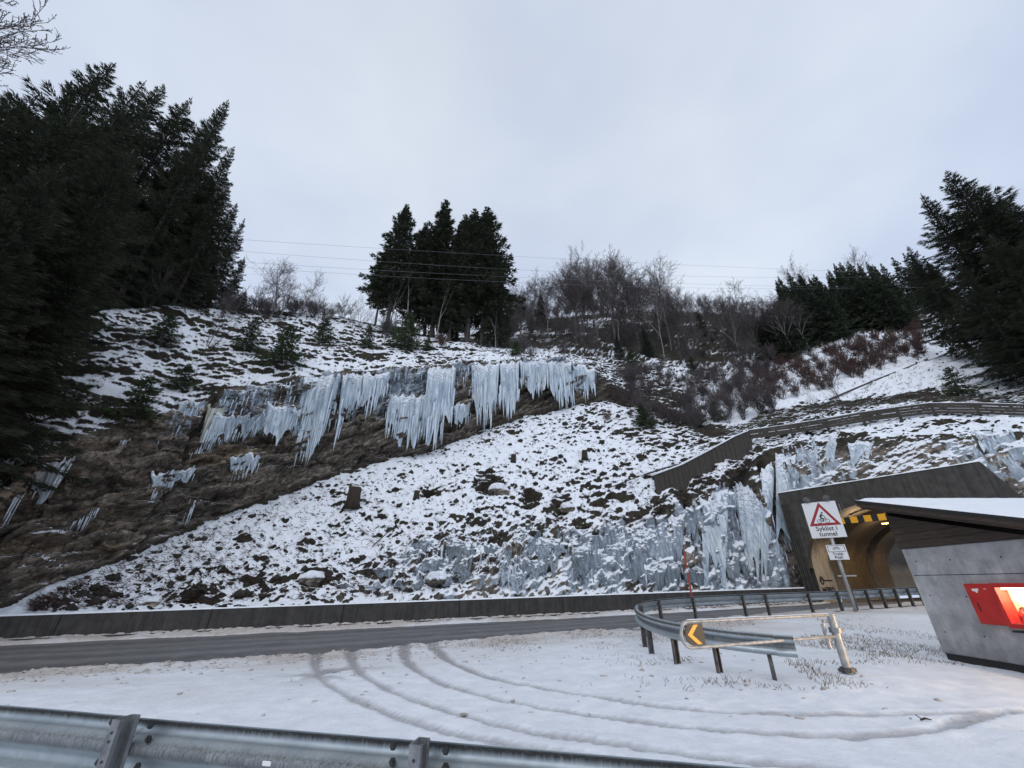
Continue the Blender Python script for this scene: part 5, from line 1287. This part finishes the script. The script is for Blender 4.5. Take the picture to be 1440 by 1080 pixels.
for k, (u, v, s, lb) in enumerate(bl_):
    g_ = ground_at(u, v, 0); o = link('boulder', RK[k % 3], None, g_); o.scale = (s * 1.3, s, s * .8); o.location.z -= s * .25; o.rotation_euler = (0, 0, k * 1.3); tag(o, lb, 'boulder')
segs_l = [((520,772),(600,705),'fallen branch lying on the left of the scree', .035), ((905,672),(965,655),'short log lying left of the board wall', .07), ((1165,564),(1290,515),'long fallen trunk on the snow above the rail fence', .09), ((855,690),(930,665),'thin fallen trunk on the right of the scree', .04)]
for (a, b, lb, r) in segs_l:
    zl = 1.2 if a[0] > 1000 else 0
    pa, pb = ground_at(*a, zl), ground_at(*b, zl); m = MB(); pm = pa.lerp(pb, .5) + Vector((0, -.1, .05))
    m.tube([Vector((0, -.08, .1)), pm + Vector((0, -.05, .15)) - pa, pb - pa + Vector((0, -.1, .2))], [r, r * .8, r * .5], 7)
    o = link('fallen_branch', m.mesh('fallen_branch', M['bark']), None, pa); tag(o, lb, 'log')

# ------------------------------------------------------------------ ICICLES
def icicle_mesh(seed):
    rg_ = random.Random(seed); m = MB(); pts = []; rs = []
    for k in range(9):
        t = k / 8; pts.append((.02 * rg_.uniform(-1, 1), .02 * rg_.uniform(-1, 1), -t)); rs.append((1 - t) ** .75 * rg_.uniform(.82, 1.15) + .02)
    # radius 1 at the root in x/y units; scaled per object
    pts = [(x, y, z) for x, y, z in pts]; m.tube(pts, rs, 7); return m.mesh('icicle', M['ice'], True)
ICM = [icicle_mesh(s) for s in range(6)]
ir = random.Random(21)
def m_sheet():
    m = mat('fused_ice', (.6, .7, .78), .2); g = G(m); p = g.pos(); sn_ = g.attr('snow')
    st = g.noise(1, 6, .65, vec=p, map=(8, 8, .55)); n2_ = g.noise(3.6, 7, .6, vec=p, map=(1, 1, 2.0))
    c = g.ramp(st, (.30, (.22, .27, .32)), (.5, (.50, .58, .65)), (.70, (.80, .85, .90)))
    f1 = g.math('ADD', sn_, g.math('MULTIPLY', g.math('SUBTRACT', n2_, .5), 1.5)); fs_ = g.ramp(f1, (.48, 0), (.56, 1))
    big_ = g.noise(.5, 3, .5, vec=p); c = g.mix(.8, c, g.ramp(big_, (.35, (.62, .68, .72)), (.52, (1, 1, 1)), (.68, (1.0, .97, .88))), 'MULTIPLY')
    g.base(g.mix(fs_, c, SNOWC)); g.rough(g.mix(fs_, .2, .75)); g.bump(g.math('ADD', st, g.math('MULTIPLY', fs_, .4)), .6, .06); return m
M['sheet'] = m_sheet()
M['sheet2'] = M['sheet'].copy(); M['sheet2'].name = 'grey_seepage_ice'
for nd in M['sheet2'].node_tree.nodes:
    if nd.type == 'VALTORGB' and len(nd.color_ramp.elements) == 3:
        for e_, c_ in zip(nd.color_ramp.elements, ((.10, .115, .13), (.33, .38, .43), (.66, .71, .76))): e_.color = (*c_, 1)
def n1(x, seed): return vn(np.asarray(x, f), np.asarray(x, f) * 0, np.asarray(x, f) * 0, seed)
def fused(pts_top, pts_bot, name, parent, org, seed, hang=True, step=.05, rows=16, snowtop=.58, rough=.5, mt=None):
    """ribbed skin of ice with a ragged fringe: top and bottom polylines of equal length"""
    T = np.array([tuple(p) for p in pts_top]); B = np.array([tuple(p) for p in pts_bot])
    cl = np.concatenate([[0], np.cumsum(np.linalg.norm(np.diff(T, axis=0), axis=1))]); n = max(8, int(cl[-1] / step)); s_ = np.linspace(0, cl[-1], n)
    t_ = np.stack([np.interp(s_, cl, T[:, k]) for k in range(3)], 1); b_ = np.stack([np.interp(s_, cl, B[:, k]) for k in range(3)], 1)
    rib = .5 * n1(s_ / .32, seed) + .35 * n1(s_ / .13, seed + 1) + .25 * n1(s_ / .9, seed + 2)
    spike = np.clip(.55 + .45 * n1(s_ / .22, seed + 3) + .35 * n1(s_ / .8, seed + 4), .08, 1.15) ** 1.3
    ends = np.clip(np.minimum(np.arange(n), n - 1 - np.arange(n)) / 4, .12, 1)
    ln_ = ((1 - rough) + rough * spike) * ends
    V = []; SN = []
    tz = .22 * n1(s_ / .5, seed + 7) + .12 * n1(s_ / .17, seed + 8)
    for k in range(rows + 1):
        q = k / rows; P_ = t_ + (b_ - t_) * (q * ln_)[:, None]; P_[:, 2] += tz * (1 - q)
        bulge = (.06 + .22 * np.sin(math.pi * min(1, q * 1.1 + .15)) ** .7) if hang else .03
        wv = (.05 if hang else .02) * vn(s_.astype(f) / .3, np.full(n, q * 5, f), np.zeros(n, f), seed + 9)
        fade = 1 - q ** 3 if hang else 1 - .6 * q
        P_[:, 1] -= (bulge + (.16 if hang else .08) * rib + wv) * fade; V.append(P_)
        SN.append(np.full(n, snowtop * max(0, 1 - q * (2.2 if hang else 1.6)) + (.10 if hang else .24)))
    V = np.stack(V, 1).reshape(-1, 3) - np.array(tuple(org)); m_ = rows + 1
    I = np.arange(n * m_).reshape(n, m_); F = np.stack([I[:-1, :-1], I[:-1, 1:], I[1:, 1:], I[1:, :-1]], -1).reshape(-1, 4)
    me_ = mesh_np(name, V, F, [mt or M['sheet']], smooth=True); a_ = me_.attributes.new('snow', 'FLOAT', 'POINT'); a_.data.foreach_set('value', np.stack(SN, 1).astype(f).ravel())
    return link(name, me_, parent)
NI = 0
def cascade(pl, n, lb, grp, zlo=0.0, rad=.07, lmax=1.3):
    global NI
    U = [p[0] for p in pl]; VR = [p[1] for p in pl]; VT = [p[2] for p in pl]
    o0 = ground_at(U[1], VR[1], zlo); t = thing('ice_curtain', lb, 'icicles', o0, grp); global CASC; CASC = t
    for i in range(n):
        u = ir.uniform(U[0], U[-1]); vr, vt = float(np.interp(u, U, VR)), float(np.interp(u, U, VT))
        v = vr + (vt - vr) * ir.random() ** 1.2 * .9; p = ground_at(u, v, zlo); L = lmax * ir.uniform(.25, 1)
        r_ = rad * ir.uniform(.6, 1.4) * (.6 + .5 * L)
        o = link('icicle', ICM[ir.randrange(6)], t); o.location = p + Vector((0, -.10 * ir.random() + .05, .1)) - o0; o.scale = (r_ * 1.1, r_ * .8, L); o.rotation_euler.z = ir.uniform(0, 6); NI += 1
def curtain(pl, n, lb, zlo=2.0, skin=True, rad=.11, mt=None, proud=.25, grp=None):
    """pl: list of (u, v_root, v_tip); icicles hang from v_root to v_tip on the hillside"""
    global NI
    U = [p[0] for p in pl]; VR = [p[1] for p in pl]; VT = [p[2] for p in pl]
    if U[0] >= 425 and 'fringe' not in lb and 'faint' not in lb: VR = [min(v_, float(np.interp(u_, [428, 500, 600, 700, 780, 830], [536, 530, 523, 513, 511, 524]))) for u_, v_ in zip(U, VR)]
    def root(u):
        v = float(np.interp(u, U, VR)); g_ = ground_at(u, v, zlo); return g_
    o0 = root(U[len(U) // 2]); t = thing('ice_curtain', lb, 'icicles', o0, grp or 'icicle curtains'); org = Vector(o0)
    if skin:
        nn_ = max(6, int((U[-1] - U[0]) / 4)); tp_, bt_ = [], []
        for i in range(nn_ + 1):
            u = U[0] + (U[-1] - U[0]) * i / nn_; p = root(u); vr, vt = float(np.interp(u, U, VR)), float(np.interp(u, U, VT)); tp_.append(p); bt_.append((u, vt))
        yy = np.array([p.y for p in tp_]); yy = np.minimum(yy, np.convolve(np.pad(yy, 2, mode='edge'), np.ones(5) / 5, 'valid'))
        tq, bq = [], []
        for p, y_, (u, vt) in zip(tp_, yy, bt_):
            _, e1 = ae(u, vt); tq.append(Vector((p.x * y_ / p.y, y_, p.z + .1))); bq.append(Vector((p.x * y_ / p.y, y_ - .1, EYE + e1 * y_)))
        fused(tq, bq, 'ice_sheet', t, org, ir.randrange(9999), True, mt=mt)
    n = int(n * 1.35)
    for i in range(n):
        u = U[0] + (U[-1] - U[0]) * (i + ir.random()) / n; vr, vt = float(np.interp(u, U, VR)), float(np.interp(u, U, VT))
        p = root(u); D = p.y - proud * ir.uniform(.3, 1.2); lo = ir.uniform(.1, .75) if skin else ir.uniform(-.03, .05)
        _, e0 = ae(u, vr + (vt - vr) * lo); _, e1 = ae(u, vt); L = (e0 - e1) * D * ir.choice((1.0, 1.0, .7, .5, .4, 1.08)) * ir.uniform(.75, 1.08)
        if L < .1: continue
        r = rad * .72 * ir.uniform(.5, 1.5) * min(1.5, .5 + L / 3)
        o = link('icicle', ICM[ir.randrange(6)], t); o.location = Vector((p.x * D / p.y, D, EYE + e0 * D)) - org; o.scale = (r, r * .8, L); o.rotation_euler.z = ir.uniform(0, 6)
        if mt is not None: pass
        NI += 1
curtain([(55,655,700),(75,650,712),(100,645,670)], 14, 'slanting sheaf of icicles at the left end of the cliff', rad=.08)
curtain([(20,700,750),(45,690,742)], 8, 'thin icicles lowest at the left, beside the dark boughs', skin=False, rad=.06)
curtain([(95,735,750),(115,728,752),(138,712,730)], 12, 'small icicles low on the brown rock at the left', skin=False, rad=.06)
curtain([(212,672,690),(225,668,708),(262,662,680)], 14, 'short icicles under the ledge left of the dark cleft', rad=.07)
curtain([(168,620,635),(182,618,640)], 6, 'pair of small icicles near the left on bare rock', skin=False, rad=.06)
curtain([(252,570,590),(265,568,612),(290,566,582)], 14, 'icicle bunch below the mossy ledge, left of the cleft', rad=.08)
curtain([(297,575,650),(318,575,640)], 7, 'yellowish ice column beside the dark cleft', rad=.13, mt=M['icey'])
curtain([(262,640,658),(288,632,662)], 8, 'small icicles left of the dark cleft halfway down', skin=False, rad=.06)
curtain([(258,720,746),(268,700,740)], 5, 'thin icicles at the foot of the dark cleft', skin=False, rad=.06)
curtain([(300,590,640),(330,590,625),(375,585,615)], 26, 'comb of short icicles right of the yellowish column', rad=.07)
curtain([(322,650,660),(335,645,682),(362,645,668)], 16, 'separate bunch of icicles hanging lowest below the comb', rad=.08)
curtain([(375,570,600),(400,575,625),(428,580,612)], 16, 'faint icicles between the comb and the long sheaf', rad=.06)
curtain([(428,575,620),(442,560,662),(460,550,645),(480,540,600)], 26, 'long sheaf of icicles pointing down, left of the cliff centre', rad=.11)
curtain([(484,548,600),(490,545,645),(500,540,590),(515,545,570)], 12, 'curtain with one very long icicle on its left side', rad=.11)
curtain([(512,540,575),(525,540,590),(548,538,560)], 16, 'short curtain right of the very long icicle', rad=.10)
curtain([(545,555,615),(560,560,618),(590,560,630),(602,560,612)], 22, 'broad fringe of icicles at the cliff centre', rad=.10)
curtain([(600,530,600),(610,528,640),(622,528,636),(640,530,600)], 20, 'largest ice column, reaching the scree at the cliff centre', rad=.14)
curtain([(636,575,600),(648,570,608),(662,570,600)], 10, 'small fringe right of the largest column', rad=.08)
curtain([(662,530,560),(672,530,592),(690,530,612),(700,530,570)], 18, 'pointed ice curtain right of centre', rad=.12)
curtain([(700,528,575),(712,525,598),(728,525,570)], 16, 'second pointed ice curtain right of centre', rad=.12)
curtain([(728,518,545),(742,518,552),(752,518,560),(768,518,545)], 18, 'row of stout icicles over the dark hollow', rad=.12)
curtain([(765,512,545),(775,512,574),(802,512,574)], 18, 'thick ice column standing on the scree at the right', rad=.15)
curtain([(803,515,545),(815,518,565),(830,522,562)], 14, 'rightmost ice column of the upper cliff', rad=.12)
# ice on the road cut
low = [(575,752,790,625,765,800,'icicles below the flat boulder in the lower wall'),(590,790,822,640,790,825,'second tier of icicles in the lower wall'),(625,765,800,665,760,795,'grey icicles in the middle of the lower wall'),(670,765,800,720,765,805,'icicles beside the middle hollow of the lower wall'),(700,790,836,735,790,836,'ice columns just above the barrier, left'),(740,760,800,790,760,815,'icicle screen in the centre of the lower wall'),(800,770,830,850,765,830,'ice columns just above the barrier, middle'),(870,750,815,925,740,830,'tall ice screen left of the orange pole'),
       (925,735,830,960,725,832,'frozen flow left of the cleft behind the orange pole'),(985,705,830,1020,690,832,'frozen flow right of the orange pole'),(1020,690,760,1045,680,760,'frozen flow under the black hollow'),(1050,690,832,1090,650,832,'wide frozen fall left of the tunnel portal'),(1090,640,832,1120,640,832,'frozen fall touching the tunnel portal'),
       (1100,620,680,1140,612,690,'frozen streaks above the left corner of the portal'),(1140,618,670,1180,615,665,'icicle streaks above the portal left of centre'),(1190,625,665,1230,620,655,'pale icicle streaks above the portal centre'),(1365,608,640,1395,608,660,'icicles beside the long slanting one at the right'),(1395,605,662,1425,605,660,'long slanting icicles near the right edge')]
def skin_on(o_, u0, r0, t0, u1, r1, t1, seed, zlo=0.0):
    nn_ = max(4, int((u1 - u0) / 6)); tq, bq = [], []
    for i in range(nn_ + 1):
        k = i / nn_; u = u0 + (u1 - u0) * k; p = ground_at(u, r0 + (r1 - r0) * k, zlo); q = ground_at(u, t0 + (t1 - t0) * k - 3, zlo)
        q.y = min(q.y, p.y + .1); tq.append(p); bq.append(q)
    for L_ in (tq, bq):
        yy = [v.y for v in L_]; yy = np.convolve(np.pad(yy, 2, mode='edge'), np.ones(5) / 5, 'valid')
        for v, y_ in zip(L_, yy): v.y = float(y_) - .05
    fused(tq, bq, 'ice_sheet', o_, o_.location, seed, False, step=.06, rows=20, snowtop=.42, rough=.45, mt=M['sheet2'] if u0 < 980 else M['sheet'])
for (u0, r0, t0, u1, r1, t1, lb) in low:
    cascade([(u0, r0, t0), ((u0 + u1) / 2, (r0 + r1) / 2, max(t0, t1)), (u1, r1, t1)], int((u1 - u0) * (max(t0, t1) - min(r0, r1)) / 130), lb, 'ice on the road cut', rad=.055, lmax=1.0)
    if 'hollow, no' in lb or 'black hollow' in lb: continue
    skin_on(CASC, u0, r0, t0, u1, r1, t1, ir.randrange(9999))
t = thing('ice_curtain', 'thin scattered icicles between the big curtains all along the rock band', 'icicles', ground_at(560, 560, 2.0), 'icicle curtains')
for i in range(230):
    u = ir.uniform(300, 835); lip = float(np.interp(u, [60, 200, 310, 420, 500, 600, 700, 780, 830], [650, 600, 560, 536, 530, 523, 513, 511, 524])); bs_ = float(np.interp(u, [60, 200, 390, 500, 600, 690, 820], [800, 770, 690, 650, 625, 590, 560]))
    v = lip + (bs_ - lip) * ir.random() ** 1.5 * .42; p = ground_at(u, v, 2.0); L = ir.uniform(.25, 1.0); r_ = .035 * ir.uniform(.6, 1.6) * (1 + L * .5)
    o = link('icicle', ICM[ir.randrange(6)], t); o.location = p + Vector((0, -.12, .05)) - t.location; o.scale = (r_, r_, L)
print('icicles', NI)
iw = thing('frozen_seepage', 'grey frozen seepage covering the steep road cut behind the barrier', 'ice', ground_at(800, 800, 0)); ir.seed(77)
def skin2(u0, r0, t0, u1, r1, t1):
    global M
    keep = M['sheet']; M['sheet'] = M['sheet2']; skin_on(iw, u0, r0, t0, u1, r1, t1, ir.randrange(9999)); M['sheet'] = keep
for tier in range(3):
    u = 470 + 60 * (tier == 0)
    while u < 1085:
        w = ir.uniform(18, 46); top = float(np.interp(u, [470, 560, 620, 760, 900, 960, 1085], [812, 775, 762, 752, 742, 722, 665])); fr0 = tier * .30 + ir.uniform(-.08, .12); fr1 = min(1, fr0 + ir.uniform(.3, .5))
        if tier == 0 and 1012 < u + w / 2 < 1078: u += w; continue
        if ir.random() < .80: skin2(u, top + (834 - top) * fr0, top + (834 - top) * fr1, min(u + w, 1092), top + (834 - top) * (fr0 + ir.uniform(-.06, .06)), top + (834 - top) * fr1)
        u += w * ir.uniform(.8, 1.3)
# loose stones lying in the scree (uncountable)
st_v, st_f = [], []; base = MB(); 
ico = np.array([tuple(v.co) for v in RK[0].vertices], f); icf = np.array([tuple(p_.vertices) for p_ in RK[0].polygons]); nV = 0
import bmesh
bm = bmesh.new(); bmesh.ops.create_icosphere(bm, subdivisions=1, radius=1); ico = np.array([tuple(v.co) for v in bm.verts], f); icf = np.array([[v.index for v in p_.verts] for p_ in bm.faces]); bm.free()
for _ in range(650):
    u = rg.uniform(60, 1050); lo, hi = tb(u)
    if hi <= lo: continue
    p = ground_at(u, rg.uniform(lo, hi)); sc_ = .05 + .16 * rg.random() ** 3; v_ = ico * (1 + .3 * rg.normal(size=(len(ico), 1))) * np.array([1.3, 1, .8]) * sc_ + np.array(tuple(p)) + np.array([0, -.03, 0.0])
    st_v.append(v_); st_f.append(icf + nV); nV += len(ico)
o = link('loose_stones', mesh_np('loose_stones', np.concatenate(st_v), np.concatenate(st_f), [M['tar2']])); tag(o, 'loose dark stones and clods lying in the snowy scree', 'stones', kind='stuff')
# clods of slush along the road and beside the ruts (uncountable)
st_v, st_f = [], []; nV = 0
for _ in range(1500):
    x = rg.uniform(-13, 6); y = float(near_y(x)) - abs(rg.normal()) * 1.3 - .05 if rg.random() < .8 else rg.uniform(6, 14)
    sc_ = .012 + .035 * rg.random() ** 2; z = lot_at(x, y)
    v_ = ico * (1 + .3 * rg.normal(size=(len(ico), 1))) * np.array([1.3, 1, .7]) * sc_ + np.array([x, y, z]); st_v.append(v_); st_f.append(icf + nV); nV += len(ico)
tag(link('slush_clods', mesh_np('slush_clods', np.concatenate(st_v), np.concatenate(st_f), [M['slush']])), 'small clods of dirty slush strewn over the lot along the road edge', 'slush', kind='stuff')
# form-tie holes in the shed wall
for zz in (.55, 1.25, 1.95):
    for yy_ in (7.4, 8.35, 9.35, 10.15):
        if .7 < zz < 1.6 and yy_ < 9.2: continue
        m = MB(); m.tube([(-.001, 0, 0), (-.004, 0, 0)], .016, 8); o = link('tie_hole', m.mesh('tie_hole', M['tar']), sh, Vector((SX0, yy_, zz)) - so_)
# little leaf-like branch on the snow
bx_, by_ = on_z(1294, 1012, .05); m = MB(); m.tube([(0, 0, 0.02), (.09, -.02, .05), (.2, -.03, .03)], [.012, .02, .008], 6); m.tube([(0.05, 0, .03), (-.03, .05, .09)], [.012, .006], 6)
o = link('broken_stick', m.mesh('broken_stick', M['stump']), None, (bx_, by_, lot_at(bx_, by_))); o.scale = (.6, .6, .6); tag(o, 'broken brown stick lying on the snow between the tyre tracks', 'stick')
